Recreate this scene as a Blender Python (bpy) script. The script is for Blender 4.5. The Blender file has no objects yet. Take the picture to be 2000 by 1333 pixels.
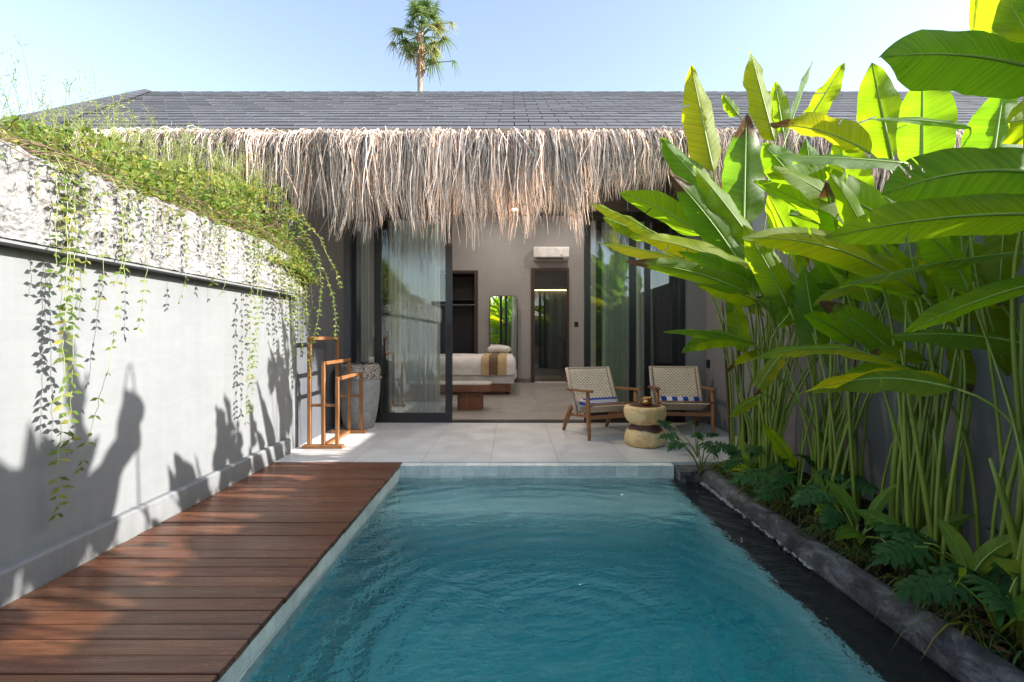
import bpy, math, random
from mathutils import Vector, Matrix, noise
random.seed(7)
R = math.radians
U = random.uniform
# ------------------------------------------------------------------ camera, sky, sun, exposure
scene = bpy.context.scene
F, HX, HY, CZ = 940.0, 1000.0, 656.0, 1.1      # focal length and principal point of the 2000 px photograph, eye height
cam = bpy.data.cameras.new("camera"); cam_o = bpy.data.objects.new("camera", cam)
scene.collection.objects.link(cam_o); scene.camera = cam_o
cam_o.location = (0, 0, CZ); cam_o.rotation_euler = (R(90), 0, 0)
cam.sensor_width = 36; cam.lens = F / 2000 * 36
cam.shift_y = -(666.5 - HY) / 2000
cam.clip_end = 3000; cam.clip_start = 0.05

TO_SUN = Vector((1.0, -0.15, 0.48)).normalized()
EL = math.asin(TO_SUN.z); AZ = math.atan2(TO_SUN.x, TO_SUN.y)
world = bpy.data.worlds.new("World"); scene.world = world; world.use_nodes = True
nt = world.node_tree; nt.nodes.clear()
sky = nt.nodes.new("ShaderNodeTexSky"); sky.sky_type = 'NISHITA'; sky.sun_disc = False
sky.sun_elevation = EL; sky.sun_rotation = AZ; sky.air_density = 1.0; sky.dust_density = 1.1; sky.ozone_density = 1.0; sky.air_density = 1.0
bg = nt.nodes.new("ShaderNodeBackground"); bg.inputs[1].default_value = 0.105
out = nt.nodes.new("ShaderNodeOutputWorld")
hs = nt.nodes.new('ShaderNodeHueSaturation'); hs.inputs['Saturation'].default_value = .82; hs.inputs['Value'].default_value = .93
nt.links.new(sky.outputs[0], hs.inputs['Color']); nt.links.new(hs.outputs[0], bg.inputs[0]); nt.links.new(bg.outputs[0], out.inputs[0])
sun = bpy.data.lights.new("sun", 'SUN'); sun.energy = 2.7; sun.angle = R(0.5); sun.color = (1.0, 0.96, 0.90)
sun_o = bpy.data.objects.new("sun", sun); scene.collection.objects.link(sun_o)
sun_o.rotation_euler = (-TO_SUN).to_track_quat('-Z', 'Y').to_euler()
scene.view_settings.view_transform = 'Standard'; scene.view_settings.look = 'None'
scene.view_settings.gamma = 1; scene.view_settings.exposure = 2.1
scene.cycles.max_bounces = 12; scene.cycles.diffuse_bounces = 5; scene.cycles.glossy_bounces = 5
scene.cycles.transmission_bounces = 8; scene.cycles.transparent_max_bounces = 12
scene.cycles.sample_clamp_indirect = 6; scene.cycles.use_denoising = True

# ------------------------------------------------------------------ helpers
def P(px, py, Y):
    return Vector(((px - HX) * Y / F, Y, CZ - (py - HY) * Y / F))

def tag(o, label=None, cat=None, group=None, kind=None):
    if label: o["label"] = label
    if cat: o["category"] = cat
    if group: o["group"] = group
    if kind: o["kind"] = kind
    return o

def empty(name, loc=(0, 0, 0), rz=0, **k):
    o = bpy.data.objects.new(name, None); scene.collection.objects.link(o)
    o.location = loc; o.rotation_euler = (0, 0, rz); o.empty_display_size = .1
    return tag(o, **k)

class MB:
    def __init__(s): s.v = []; s.f = []; s.m = []; s.c = []; s.uv = {}; s.mi = 0; s.col = None
    def add(s, vs, fs):
        b = len(s.v); s.v += [tuple(v) for v in vs]
        s.f += [tuple(b + i for i in f) for f in fs]; s.m += [s.mi] * len(fs)
        if s.col is not None: s.c += [s.col] * len(vs)
        elif s.c: s.c += [(1, 1, 1)] * len(vs)
        return b
    def box(s, x0, x1, y0, y1, z0, z1, M=None):
        vs = [Vector((x, y, z)) for z in (z0, z1) for x, y in ((x0, y0), (x1, y0), (x1, y1), (x0, y1))]
        if M: vs = [M @ v for v in vs]
        s.add(vs, [(3, 2, 1, 0), (4, 5, 6, 7), (0, 1, 5, 4), (1, 2, 6, 5), (2, 3, 7, 6), (3, 0, 4, 7)])
    def rbox(s, x0, x1, y0, y1, z0, z1, b=.01, M=None):      # box with chamfered edges
        vs = []; 
        for (z, ins) in ((z0, b), (z0 + b, 0), (z1 - b, 0), (z1, b)):
            X0, X1, Y0, Y1 = x0 + ins, x1 - ins, y0 + ins, y1 - ins
            c = b if not ins else b * .5
            vs += [Vector(p + (z,)) for p in ((X0 + c, Y0), (X1 - c, Y0), (X1, Y0 + c), (X1, Y1 - c), (X1 - c, Y1), (X0 + c, Y1), (X0, Y1 - c), (X0, Y0 + c))]
        if M: vs = [M @ v for v in vs]
        fs = [tuple(range(7, -1, -1)), tuple(range(24, 32))]
        for r in range(3):
            for i in range(8):
                j = (i + 1) % 8; fs.append((r * 8 + i, r * 8 + j, r * 8 + 8 + j, r * 8 + 8 + i))
        s.add(vs, fs)
    def tube(s, pts, rad, n=6, cap=True, flat=1.0):
        pts = [Vector(p) for p in pts]; k = len(pts)
        if not hasattr(rad, '__len__'): rad = [rad] * k
        vs = []; prev = None
        for i, p in enumerate(pts):
            t = (pts[min(i + 1, k - 1)] - pts[max(i - 1, 0)])
            if t.length < 1e-9: t = Vector((0, 0, 1))
            t.normalize()
            if prev is None:
                a = Vector((0, 0, 1)) if abs(t.z) < .9 else Vector((1, 0, 0))
                u = t.cross(a).normalized()
            else:
                u = (prev - t * prev.dot(t)); u = u.normalized() if u.length > 1e-6 else t.orthogonal().normalized()
            prev = u; w = t.cross(u)
            for j in range(n):
                a = 2 * math.pi * j / n
                vs.append(p + (u * math.cos(a) + w * math.sin(a) * flat) * rad[i])
        fs = []
        for i in range(k - 1):
            for j in range(n):
                q = (j + 1) % n; fs.append((i * n + j, i * n + q, (i + 1) * n + q, (i + 1) * n + j))
        if cap and n > 2: fs += [tuple(range(n - 1, -1, -1)), tuple(range((k - 1) * n, k * n))]
        s.add(vs, fs)
    def lathe(s, prof, c=(0, 0), n=32, wob=None):
        vs = []; k = len(prof)
        for r, z in prof:
            for j in range(n):
                a = 2 * math.pi * j / n; rr = r * (wob(a, z) if wob else 1)
                vs.append((c[0] + rr * math.cos(a), c[1] + rr * math.sin(a), z))
        fs = [(i * n + j, i * n + (j + 1) % n, (i + 1) * n + (j + 1) % n, (i + 1) * n + j) for i in range(k - 1) for j in range(n)]
        if prof[0][0] > 1e-4: fs.append(tuple(range(n - 1, -1, -1)))
        if prof[-1][0] > 1e-4: fs.append(tuple(range((k - 1) * n, k * n)))
        s.add(vs, fs)
    def beam(s, a, b, w, h, up=(0, 0, 1), b_=.004):       # square bar from a to b
        a = Vector(a); b = Vector(b); d = b - a; L = d.length; t = d.normalized(); up = Vector(up)
        x = t.cross(up); x = x.normalized() if x.length > 1e-5 else t.orthogonal().normalized()
        z = x.cross(t)
        M = Matrix((x, t, z)).transposed().to_4x4(); M.translation = a
        s.rbox(-w / 2, w / 2, 0, L, -h / 2, h / 2, b_, M)
    def grid(s, nu, nv, fn):
        b = s.add([fn(i / nu, j / nv) for j in range(nv + 1) for i in range(nu + 1)],
                  [(j * (nu + 1) + i, j * (nu + 1) + i + 1, (j + 1) * (nu + 1) + i + 1, (j + 1) * (nu + 1) + i) for j in range(nv) for i in range(nu)])
        return b
    def build(s, name, mats, parent=None, smooth=False, solid=0, loc=None):
        me = bpy.data.meshes.new(name); me.from_pydata(s.v, [], s.f)
        if not isinstance(mats, (list, tuple)): mats = [mats]
        for m in mats: me.materials.append(m)
        if len(mats) > 1: me.polygons.foreach_set("material_index", s.m)
        if smooth: me.polygons.foreach_set("use_smooth", [True] * len(s.f))
        if s.c:
            ca = me.color_attributes.new("tone", 'FLOAT_COLOR', 'POINT')
            flat = []
            for c in s.c: flat += [c[0], c[1], c[2], 1.0]
            ca.data.foreach_set("color", flat)
        if s.uv:
            ul = me.uv_layers.new(name="UVMap")
            for p in me.polygons:
                for li, vi in zip(p.loop_indices, p.vertices): ul.data[li].uv = s.uv.get(vi, (0, 0))
        me.update()
        o = bpy.data.objects.new(name, me); scene.collection.objects.link(o)
        if parent: o.parent = parent
        if loc: o.location = loc
        if solid:
            md = o.modifiers.new("solid", 'SOLIDIFY'); md.thickness = solid; md.offset = 0
        return o

# ------------------------------------------------------------------ materials
class MT:
    def __init__(s, name):
        s.mat = bpy.data.materials.new(name); s.mat.use_nodes = True; s.t = s.mat.node_tree; s.n = s.t.nodes
        s.b = s.n["Principled BSDF"]; s.out = s.n["Material Output"]
    def new(s, typ, **k):
        n = s.n.new("ShaderNode" + typ)
        for a, v in k.items():
            if a.startswith("i_"):
                key = a[2:]; key = int(key) if key.isdigit() else key.replace("_", " ")
                n.inputs[key].default_value = v
            else: setattr(n, a, v)
        return n
    def l(s, a, b): s.t.links.new(a, b)
    def coord(s, scale=(1, 1, 1), kind="Object", rot=(0, 0, 0)):
        tc = s.new("TexCoord"); mp = s.new("Mapping"); mp.inputs["Scale"].default_value = scale; mp.inputs["Rotation"].default_value = rot
        s.l(tc.outputs[kind], mp.inputs[0]); return mp.outputs[0]
    def noise(s, vec, scale, detail=5, rough=.6, dist=0):
        n = s.new("TexNoise", i_Scale=scale, i_Detail=detail, i_Roughness=rough, i_Distortion=dist); s.l(vec, n.inputs["Vector"]); return n.outputs[0]
    def ramp(s, fac, stops):
        r = s.new("ValToRGB"); e = r.color_ramp.elements
        while len(e) < len(stops): e.new(.5)
        for i, (p, c) in enumerate(stops):
            e[i].position = p; e[i].color = (c[0], c[1], c[2], 1) if hasattr(c, '__len__') else (c, c, c, 1)
        s.l(fac, r.inputs[0]); return r.outputs[0]
    def mix(s, fac, a, b, mode='MIX'):
        m = s.new("Mix", data_type='RGBA', blend_type=mode)
        for v, i in ((fac, 0), (a, 6), (b, 7)):
            if hasattr(v, 'is_output'): s.l(v, m.inputs[i])
            else: m.inputs[i].default_value = v if not hasattr(v, '__len__') else (v[0], v[1], v[2], 1)
        return m.outputs[2]
    def bump(s, h, strength=.3, dist=.01):
        b = s.new("Bump", i_Strength=strength, i_Distance=dist); s.l(h, b.inputs["Height"]); s.l(b.outputs[0], s.b.inputs["Normal"]); return b.outputs[0]
    def base(s, c):
        if hasattr(c, 'is_output'): s.l(c, s.b.inputs["Base Color"])
        else: s.b.inputs["Base Color"].default_value = (c[0], c[1], c[2], 1)
    def rough(s, r):
        if hasattr(r, 'is_output'): s.l(r, s.b.inputs["Roughness"])
        else: s.b.inputs["Roughness"].default_value = r

def simple(name, c, rough=.6, metal=0, ns=8, var=.15, bump=.1, bd=.003, stretch=(1, 1, 1), spec=.5):
    m = MT(name); v = m.coord(stretch)
    n = m.noise(v, ns)
    m.base(m.ramp(n, [(.3, [x * (1 - var) for x in c]), (.7, [min(1, x * (1 + var)) for x in c])]))
    m.rough(rough); m.b.inputs["Metallic"].default_value = metal; m.b.inputs["Specular IOR Level"].default_value = spec
    if bump: m.bump(m.noise(v, ns * 6, 6), bump, bd)
    return m.mat

def wood(name, c1, c2, axis=1, scale=1, rough=.45, dots=False):
    m = MT(name); st = [14, 14, 14]; st[axis] = 1.2
    v = m.coord([a * scale for a in st]); n = m.noise(v, 3, 6, .65, .8)
    v2 = m.coord(); n2 = m.noise(v2, 2.5, 3)
    oi = m.new("ObjectInfo")
    c = m.ramp(n, [(.25, c1), (.75, c2)])
    c = m.mix(.35, c, m.ramp(n2, [(.3, (.35, .3, .25)), (.7, (1, 1, 1))]), 'MULTIPLY')
    m.base(c); m.rough(m.ramp(n, [(.2, rough + .1), (.8, rough - .08)])); m.bump(n, .25, .002)
    return m.mat

M = {}
def plaster(name, c, dirt=None, streak=.12):
    m = MT(name); v = m.coord(); big = m.noise(v, 1.1, 5, .6); fine = m.noise(v, 35, 6, .7)
    vs = m.coord((1, 6, .5)); st = m.noise(vs, 3, 4, .5)
    col = m.ramp(big, [(.3, [x * .9 for x in c]), (.7, [min(1, x * 1.05) for x in c])])
    col = m.mix(streak, col, m.ramp(st, [(.35, .35), (.6, 1.0)]), 'MULTIPLY')
    tr = m.noise(m.coord((1, .8, 3)), 5, 6, .7, 1.5); col = m.mix(.35, col, m.ramp(tr, [(.35, .86), (.65, 1.06)]), 'MULTIPLY')
    if dirt:
        sp = m.new("SeparateXYZ"); m.l(v, sp.inputs[0]); ad = m.new("Math", operation='MULTIPLY_ADD', i_1=.5); m.l(m.noise(m.coord((1, 5, 1.2)), 2.5, 6, .75), ad.inputs[0]); m.l(sp.outputs[2], ad.inputs[2])
        col = m.mix(m.ramp(ad.outputs[0], [(.20, .55), (.42, .0)]), col, [x * .55 for x in (c[0], c[1] * .98, c[2] * .9)])
    m.base(col); m.rough(.85); m.b.inputs["Specular IOR Level"].default_value = .25
    mm = m.mix(.5, fine, big); m.bump(mm, .25, .006)
    return m.mat
M['plaster'] = plaster('white_plaster', (.235, .243, .248), streak=.06, dirt=True)
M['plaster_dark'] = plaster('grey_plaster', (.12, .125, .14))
M['plaster_grey'] = plaster('warm_grey_plaster', (.24, .235, .24))
M['plaster_in'] = plaster('beige_plaster', (.36, .345, .335), streak=.04)
M['ceiling'] = simple('ceiling_paint', (.6, .58, .55), .9)
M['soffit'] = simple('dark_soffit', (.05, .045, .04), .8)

def coral():
    m = MT('rough_white_stone'); v = m.coord()
    n = m.noise(v, 20, 9, .8); vo = m.new("TexVoronoi", i_Scale=55.0); m.l(v, vo.inputs["Vector"])
    big = m.noise(v, 5, 4)
    pit_shade = m.ramp(n, [(.37, (.07, .06, .05)), (.47, (.29, .285, .28)), (.8, (.42, .42, .415))])  # stone tones, with pit shade and strand shadows painted in as dark speckle
    moss = m.ramp(m.noise(m.coord((1, 3, .8)), 9, 5), [(.55, 0.0), (.68, 1.0)])
    c = m.mix(m.ramp(big, [(.5, 0.0), (.7, .35)]), pit_shade, (.36, .31, .26))
    m.base(c); m.rough(.95); m.b.inputs["Specular IOR Level"].default_value = .1
    h = m.mix(.5, n, vo.outputs[0]); m.bump(h, 1.0, .02)
    return m.mat
M['coral'] = coral()

def tiles(name, c, w=.6, l=1.2, ox=0, oy=0, grout=.5, rough=.35, gm=.006):
    m = MT(name); tc = m.new("TexCoord"); mp = m.new("Mapping"); mp.inputs["Location"].default_value = (ox, oy, 0)
    m.l(tc.outputs["Object"], mp.inputs[0])
    br = m.new("TexBrick", offset=0.0, squash=1.0); br.offset_frequency = 1; br.squash_frequency = 1
    m.l(mp.outputs[0], br.inputs["Vector"])
    for k, v in (("Scale", 1.0), ("Mortar Size", gm / 2), ("Mortar Smooth", .2), ("Brick Width", w), ("Row Height", l), ("Bias", 0.0)): br.inputs[k].default_value = v
    br.inputs["Color1"].default_value = (.94, .94, .94, 1); br.inputs["Color2"].default_value = (1.03, 1.02, 1.0, 1); br.inputs["Mortar"].default_value = (grout, grout, grout, 1)
    n = m.noise(m.coord(), 3.5, 6, .65)
    col = m.ramp(n, [(.3, [x * .86 for x in c]), (.7, [x * 1.08 for x in c])])
    m.base(m.mix(1.0, col, br.outputs[0], 'MULTIPLY'))
    m.rough(m.ramp(n, [(.3, rough - .07), (.7, rough + .12)]))
    inv = m.new("Math", operation='SUBTRACT'); inv.inputs[0].default_value = 1; m.l(br.outputs[1], inv.inputs[1]); m.bump(inv.outputs[0], .6, .003)
    return m.mat
M['terrace'] = tiles('terrace_tile', (.68, .68, .68), .6, .9, ox=.19, oy=.0, grout=.72, gm=.007)
M['room_floor'] = tiles('room_floor_tile', (.34, .315, .30), .6, 1.2, ox=.19, oy=.1, rough=.35, grout=.75)

def pool_tile(name, c):
    m = MT(name); br = m.new("TexBrick", offset=0.5, squash=1.0)
    # one projection per axis pair: x+y along, z up
    tc = m.new("TexCoord"); sp = m.new("SeparateXYZ"); m.l(tc.outputs["Object"], sp.inputs[0])
    ad = m.new("Math", operation='ADD'); m.l(sp.outputs[0], ad.inputs[0]); m.l(sp.outputs[1], ad.inputs[1])
    ge = m.new("NewGeometry"); sn = m.new("SeparateXYZ"); m.l(ge.outputs["Normal"], sn.inputs[0])
    ab = m.new("Math", operation='ABSOLUTE'); m.l(sn.outputs[2], ab.inputs[0])
    cv = m.new("CombineXYZ"); m.l(ad.outputs[0], cv.inputs[0]); m.l(sp.outputs[2], cv.inputs[1])
    cf = m.new("CombineXYZ"); m.l(sp.outputs[0], cf.inputs[0]); m.l(sp.outputs[1], cf.inputs[1])
    mv = m.new("Mix", data_type='VECTOR'); m.l(ab.outputs[0], mv.inputs[0]); m.l(cv.outputs[0], mv.inputs[4]); m.l(cf.outputs[0], mv.inputs[5])
    m.l(mv.outputs[1], br.inputs["Vector"])
    for k, v in (("Scale", 1.0), ("Mortar Size", .0015), ("Mortar Smooth", .3), ("Brick Width", .2), ("Row Height", .1), ("Bias", 0.0)): br.inputs[k].default_value = v
    br.inputs["Color1"].default_value = (.8, .82, .82, 1); br.inputs["Color2"].default_value = (1.1, 1.08, 1.05, 1); br.inputs["Mortar"].default_value = (.55, .5, .42, 1)
    v = m.coord(); n = m.noise(v, 9, 6, .7); n2 = m.noise(v, 60, 4)
    col = m.ramp(n, [(.3, [x * .8 for x in c]), (.7, [min(1, x * 1.15) for x in c])])
    col = m.mix(m.ramp(n2, [(.6, 0.0), (.75, .5)]), col, (.25, .24, .2))
    m.base(m.mix(1.0, col, br.outputs[0], 'MULTIPLY')); m.rough(.6); m.bump(n2, .3, .003)
    return m.mat
M['pool'] = pool_tile('green_stone_tile', (.80, .95, .90))
M['rim'] = pool_tile('pale_rim_stone', (.80, .84, .80))
M['ledge'] = simple('ledge_black', (.012, .013, .016), .4)

def water():
    m = MT('pool_water'); b = m.b
    b.inputs["Base Color"].default_value = (1, 1, 1, 1); b.inputs["Roughness"].default_value = 0.0
    b.inputs["IOR"].default_value = 1.333; b.inputs["Transmission Weight"].default_value = 1.0
    v = m.coord(); dist = m.noise(v, .8, 2, .5)
    va = m.new("VectorMath", operation='MULTIPLY_ADD'); m.l(v, va.inputs[0]); va.inputs[1].default_value = (1, 2.0, 1)
    cb = m.new("CombineXYZ"); m.l(dist, cb.inputs[0]); m.l(dist, cb.inputs[1]); m.l(cb.outputs[0], va.inputs[2])
    n1 = m.noise(va.outputs[0], 3.2, 3, .5, .6); n2 = m.noise(va.outputs[0], 11, 3, .55, .8); n3 = m.noise(v, 34, 2, .5, .3)
    w = m.new("TexWave", wave_type='RINGS', rings_direction='SPHERICAL', wave_profile='SIN', i_Scale=2.2, i_Distortion=5.0, i_Detail=2.0)
    mp = m.new("Mapping"); mp.inputs["Location"].default_value = (-.2, -1.9, .115); m.l(v, mp.inputs[0]); m.l(mp.outputs[0], w.inputs[0])
    n0 = m.noise(va.outputs[0], 1.2, 2, .5, .8); h = m.mix(.3, n1, n2); h = m.mix(.45, h, n0); h = m.mix(.1, h, n3); h = m.mix(.07, h, w.outputs[1])
    m.bump(h, 1.0, .22)
    va = m.new("VolumeAbsorption", i_Density=.95); va.inputs[0].default_value = (.0, .85, .90, 1); m.l(va.outputs[0], m.out.inputs["Volume"])
    return m.mat
M['water'] = water()

def deckwood():
    m = MT('deck_wood'); ca = m.new("VertexColor", layer_name="tone")
    v = m.coord((1.2, 16, 16)); n = m.noise(v, 2.4, 7, .7, .6); big = m.noise(m.coord((.7, 2, 1)), 1.6, 4)
    c = m.ramp(n, [(.25, (.07, .027, .013)), (.55, (.185, .075, .038)), (.8, (.30, .135, .07))])
    c = m.mix(1.0, c, ca.outputs[0], 'MULTIPLY')
    c = m.mix(m.ramp(big, [(.45, 0.0), (.7, .35)]), c, (.20, .12, .09))
    m.base(c)
    w = m.new("TexWave", wave_type='BANDS', bands_direction='Y', wave_profile='SIN', i_Scale=38.0); m.l(m.coord(), w.inputs[0])
    m.rough(m.ramp(n, [(.3, .36), (.7, .24)]))
    h = m.mix(.35, w.outputs[1], n); m.bump(h, .55, .003)
    return m.mat
M['deck'] = deckwood()
M['teak'] = wood('teak', (.20, .078, .026), (.44, .20, .075), 2)
M['teak_y'] = wood('teak_arm', (.22, .085, .028), (.42, .20, .085), 1)
M['walnut'] = wood('walnut', (.16, .062, .03), (.30, .135, .07), 2, rough=.4)
M['frame'] = simple('black_aluminium', (.012, .013, .016), .35, spec=.6, bump=0)
M['dark_wood'] = simple('dark_door_frame', (.05, .02, .02), .5)
M['wardrobe'] = simple('wardrobe_panel', (.008, .007, .013), .5)
M['metal'] = simple('steel', (.55, .55, .55), .25, 1, bump=0)
M['brass'] = simple('brass', (.62, .36, .12), .22, 1, ns=25, var=.25, bump=.15)
M['white_plastic'] = simple('white_plastic', (.72, .70, .68), .35, bump=0)
M['black_plastic'] = simple('black_plastic', (.015, .015, .015), .4, bump=0)
M['linen'] = simple('white_linen', (.72, .68, .66), .9, ns=5, bump=.5, bd=.008)
M['tan_cloth'] = simple('tan_cloth', (.50, .36, .20), .9, bump=.3)
M['brown_cloth'] = simple('brown_cloth', (.16, .10, .06), .9, bump=.3)
M['marble'] = simple('cream_stone_top', (.62, .58, .55), .3, bump=0)
M['bath_wall'] = simple('dark_bathroom_tile', (.06, .06, .075), .35, ns=3, var=.3)
M['soil'] = simple('dark_soil', (.025, .017, .012), .95, ns=14, var=.5, bump=1, bd=.03)
M['pebble'] = simple('pale_pebble', (.28, .29, .30), .5)
M['ground'] = simple('ground_earth', (.10, .10, .05), .95, ns=.5, var=.4, bump=0)

def emis(name, c, s):
    m = MT(name); m.base((0, 0, 0)); m.b.inputs["Emission Color"].default_value = (c[0], c[1], c[2], 1); m.b.inputs["Emission Strength"].default_value = s; return m.mat
M['lamp'] = emis('lamp_glow', (1, .78, .5), 6)
M['strip'] = emis('led_strip', (1, .62, .22), 5)

def glass():
    m = MT('door_glass'); m.n.remove(m.b)
    tr = m.new("BsdfTransparent"); tr.inputs[0].default_value = (.82, .87, .86, 1)
    gl = m.new("BsdfGlossy", i_Roughness=0.0); gl.inputs[0].default_value = (1, 1, 1, 1)
    fr = m.new("Fresnel", i_IOR=1.55); mr = m.new("Math", operation='MULTIPLY_ADD', use_clamp=True); m.l(fr.outputs[0], mr.inputs[0]); mr.inputs[1].default_value = 1.4; mr.inputs[2].default_value = .02
    mx = m.new("MixShader"); m.l(mr.outputs[0], mx.inputs[0]); m.l(tr.outputs[0], mx.inputs[1]); m.l(gl.outputs[0], mx.inputs[2]); m.l(mx.outputs[0], m.out.inputs[0])
    return m.mat
M['glass'] = glass()
m = MT('mirror_glass'); m.base((.92, .92, .92)); m.rough(0.0); m.b.inputs["Metallic"].default_value = 1; M['mirror'] = m.mat

def sheer():
    m = MT('sheer_curtain'); m.n.remove(m.b)
    d = m.new("BsdfDiffuse"); t = m.new("BsdfTranslucent"); a = m.new("BsdfTransparent")
    d.inputs[0].default_value = (.70, .74, .72, 1); t.inputs[0].default_value = (.7, .75, .73, 1)
    m1 = m.new("MixShader"); m1.inputs[0].default_value = .4; m.l(d.outputs[0], m1.inputs[1]); m.l(t.outputs[0], m1.inputs[2])
    m2 = m.new("MixShader"); m2.inputs[0].default_value = .22; m.l(m1.outputs[0], m2.inputs[1]); m.l(a.outputs[0], m2.inputs[2]); m.l(m2.outputs[0], m.out.inputs[0])
    return m.mat
M['sheer'] = sheer()
M['blackout'] = simple('dark_curtain', (.06, .055, .065), .9, bump=0)

def leafmat(name, c_a, c_b, trans, tfac=.45, brown=0, attr=False, rough=.38, veins=True):
    """c_a/c_b reflected colours, trans transmitted colour; brown 0..1 how much of the tip is withered"""
    m = MT(name); oi = m.new("ObjectInfo")
    if attr:
        ca = m.new("VertexColor", layer_name="tone"); c = m.mix(1.0, c_b, ca.outputs[0], 'MULTIPLY'); tcol = m.mix(1.0, trans, ca.outputs[0], 'MULTIPLY')
    else:
        c = m.mix(oi.outputs["Random"], c_a, c_b)
        rr = m.ramp(oi.outputs["Random"], [(0, [trans[0] * .32, trans[1] * .70, trans[2]]), (.6, [trans[0] * .55, trans[1] * .86, trans[2]]), (1, trans)]); tcol = rr  # random per leaf: shaded green to sunlit yellow put into the transmitted colour
    if veins:
        tc = m.new("TexCoord"); sp = m.new("SeparateXYZ"); m.l(tc.outputs["UV"], sp.inputs[0])
        ab = m.new("Math", operation='ABSOLUTE'); m.l(sp.outputs[1], ab.inputs[0])
        ma = m.new("Math", operation='MULTIPLY_ADD'); m.l(ab.outputs[0], ma.inputs[0]); ma.inputs[1].default_value = -.10; m.l(sp.outputs[0], ma.inputs[2])
        cx = m.new("CombineXYZ"); m.l(ma.outputs[0], cx.inputs[0]); m.l(oi.outputs["Random"], cx.inputs[2])
        sc = m.new("VectorMath", operation='MULTIPLY'); m.l(cx.outputs[0], sc.inputs[0]); sc.inputs[1].default_value = (1, 1, 37)
        vn = m.noise(sc.outputs[0], 60, 5, .75); vb = m.noise(sc.outputs[0], 9, 2, .5)
        st = m.ramp(vn, [(.3, .5), (.7, 1.25)]); c = m.mix(.9, c, st, 'MULTIPLY'); tcol = m.mix(.75, tcol, st, 'MULTIPLY')
        blot = m.noise(m.coord(), 7, 4); sps = m.ramp(m.noise(m.coord(), 42, 3), [(.70, 0.0), (.74, .8)])
        tcol = m.mix(.5, tcol, m.ramp(blot, [(.3, (.75, .9, .8)), (.7, (1.1, 1.0, 1.0))]), 'MULTIPLY')
        hb = m.bump(vn, .8, .006)
        ed = m.ramp(ab.outputs[0], [(.93, 0.0), (1, .6)]); nz = m.noise(m.coord(), 25, 4)
        br = m.new("Math", operation='MULTIPLY'); m.l(ed, br.inputs[0]); m.l(m.ramp(nz, [(.55, 0.0), (.65, 1.0)]), br.inputs[1])
        fm = m.new('Math', operation='MAXIMUM'); m.l(br.outputs[0], fm.inputs[0]); m.l(sps, fm.inputs[1]); fac = fm.outputs[0]
        if brown:
            ad = m.new("Math", operation='MULTIPLY_ADD'); m.l(nz, ad.inputs[0]); ad.inputs[1].default_value = .3; m.l(sp.outputs[0], ad.inputs[2]); ad2 = m.new('Math', operation='SUBTRACT', i_1=.25); m.l(ad.outputs[0], ad2.inputs[0]); ad = ad2
            tf = m.ramp(ad.outputs[0], [(.78 - brown, 0.0), (.86 - brown, 1.0)])
            mxm = m.new("Math", operation='MAXIMUM'); m.l(tf, mxm.inputs[0]); m.l(fac, mxm.inputs[1]); fac = mxm.outputs[0]
        c = m.mix(fac, c, (.16, .085, .045)); tcol = m.mix(fac, tcol, (.12, .05, .02))
    m.base(c); m.rough(rough); m.b.inputs['Specular IOR Level'].default_value = .35
    t = m.new("BsdfTranslucent"); m.l(tcol, t.inputs[0]) 
    mx = m.new("MixShader"); mx.inputs[0].default_value = tfac
    m.l(m.b.outputs[0], mx.inputs[1]); m.l(t.outputs[0], mx.inputs[2]); m.l(mx.outputs[0], m.out.inputs[0])
    return m.mat
M['leaf'] = leafmat('heliconia_leaf', (.06, .15, .008), (.15, .245, .010), (.90, .84, .010), .56, rough=.5)
M['leaf_brown'] = leafmat('withered_leaf', (.07, .14, .010), (.15, .23, .012), (.85, .80, .02), .5, brown=.10)
M['shoot'] = leafmat('young_leaf', (.13, .24, .03), (.20, .32, .04), (.75, .85, .06), .45)
M['leaf_dark'] = leafmat('philodendron_leaf', (.03, .105, .025), (.06, .165, .035), (.12, .36, .05), .28, rough=.3)
M['small_leaf'] = leafmat('vine_leaf', 0, (.22, .29, .065), (.45, .48, .09), .5, attr=True, veins=False, rough=.5)
M['grass'] = leafmat('border_grass_leaf', 0, (.10, .17, .05), (.25, .38, .06), .35, attr=True, veins=False, rough=.5)
M['palm_leaf'] = leafmat('palm_frond', 0, (.10, .15, .06), (.25, .36, .08), .35, attr=True, veins=False, rough=.45)
M['midrib'] = simple('leaf_midrib', (.22, .33, .06), .45, bump=0)
M['stalk'] = simple('green_stalk', (.20, .27, .035), .4, ns=3, var=.3, stretch=(1, 1, .5), bump=.05)
M['stalk_brown'] = simple('dry_stalk_sheath', (.10, .05, .028), .8, ns=6, var=.5, stretch=(4, 4, .6), bump=.4)
M['twig'] = simple('brown_twig', (.17, .11, .07), .8, bump=0)
M['vine_stem'] = simple('green_vine_stem', (.30, .36, .14), .6, bump=0)
M['palm_trunk'] = simple('palm_bark', (.34, .28, .24), .9, ns=2, bump=.6, bd=.05)

def attr_mat(name, base, rough=.85, trans=None):
    m = MT(name); ca = m.new("VertexColor", layer_name="tone"); c = m.mix(1.0, base, ca.outputs[0], 'MULTIPLY'); m.base(c); m.rough(rough); m.b.inputs["Specular IOR Level"].default_value = .2
    if trans:
        t = m.new("BsdfTranslucent"); m.l(m.mix(1.0, trans, ca.outputs[0], 'MULTIPLY'), t.inputs[0]); mx = m.new("MixShader"); mx.inputs[0].default_value = .3
        m.l(m.b.outputs[0], mx.inputs[1]); m.l(t.outputs[0], mx.inputs[2]); m.l(mx.outputs[0], m.out.inputs[0])
    return m.mat
M['thatch'] = attr_mat('dry_thatch', (.90, .85, .79), trans=(.8, .66, .50))
M['shingle'] = attr_mat('grey_roof_shingle', (.12, .12, .128), .9)

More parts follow.
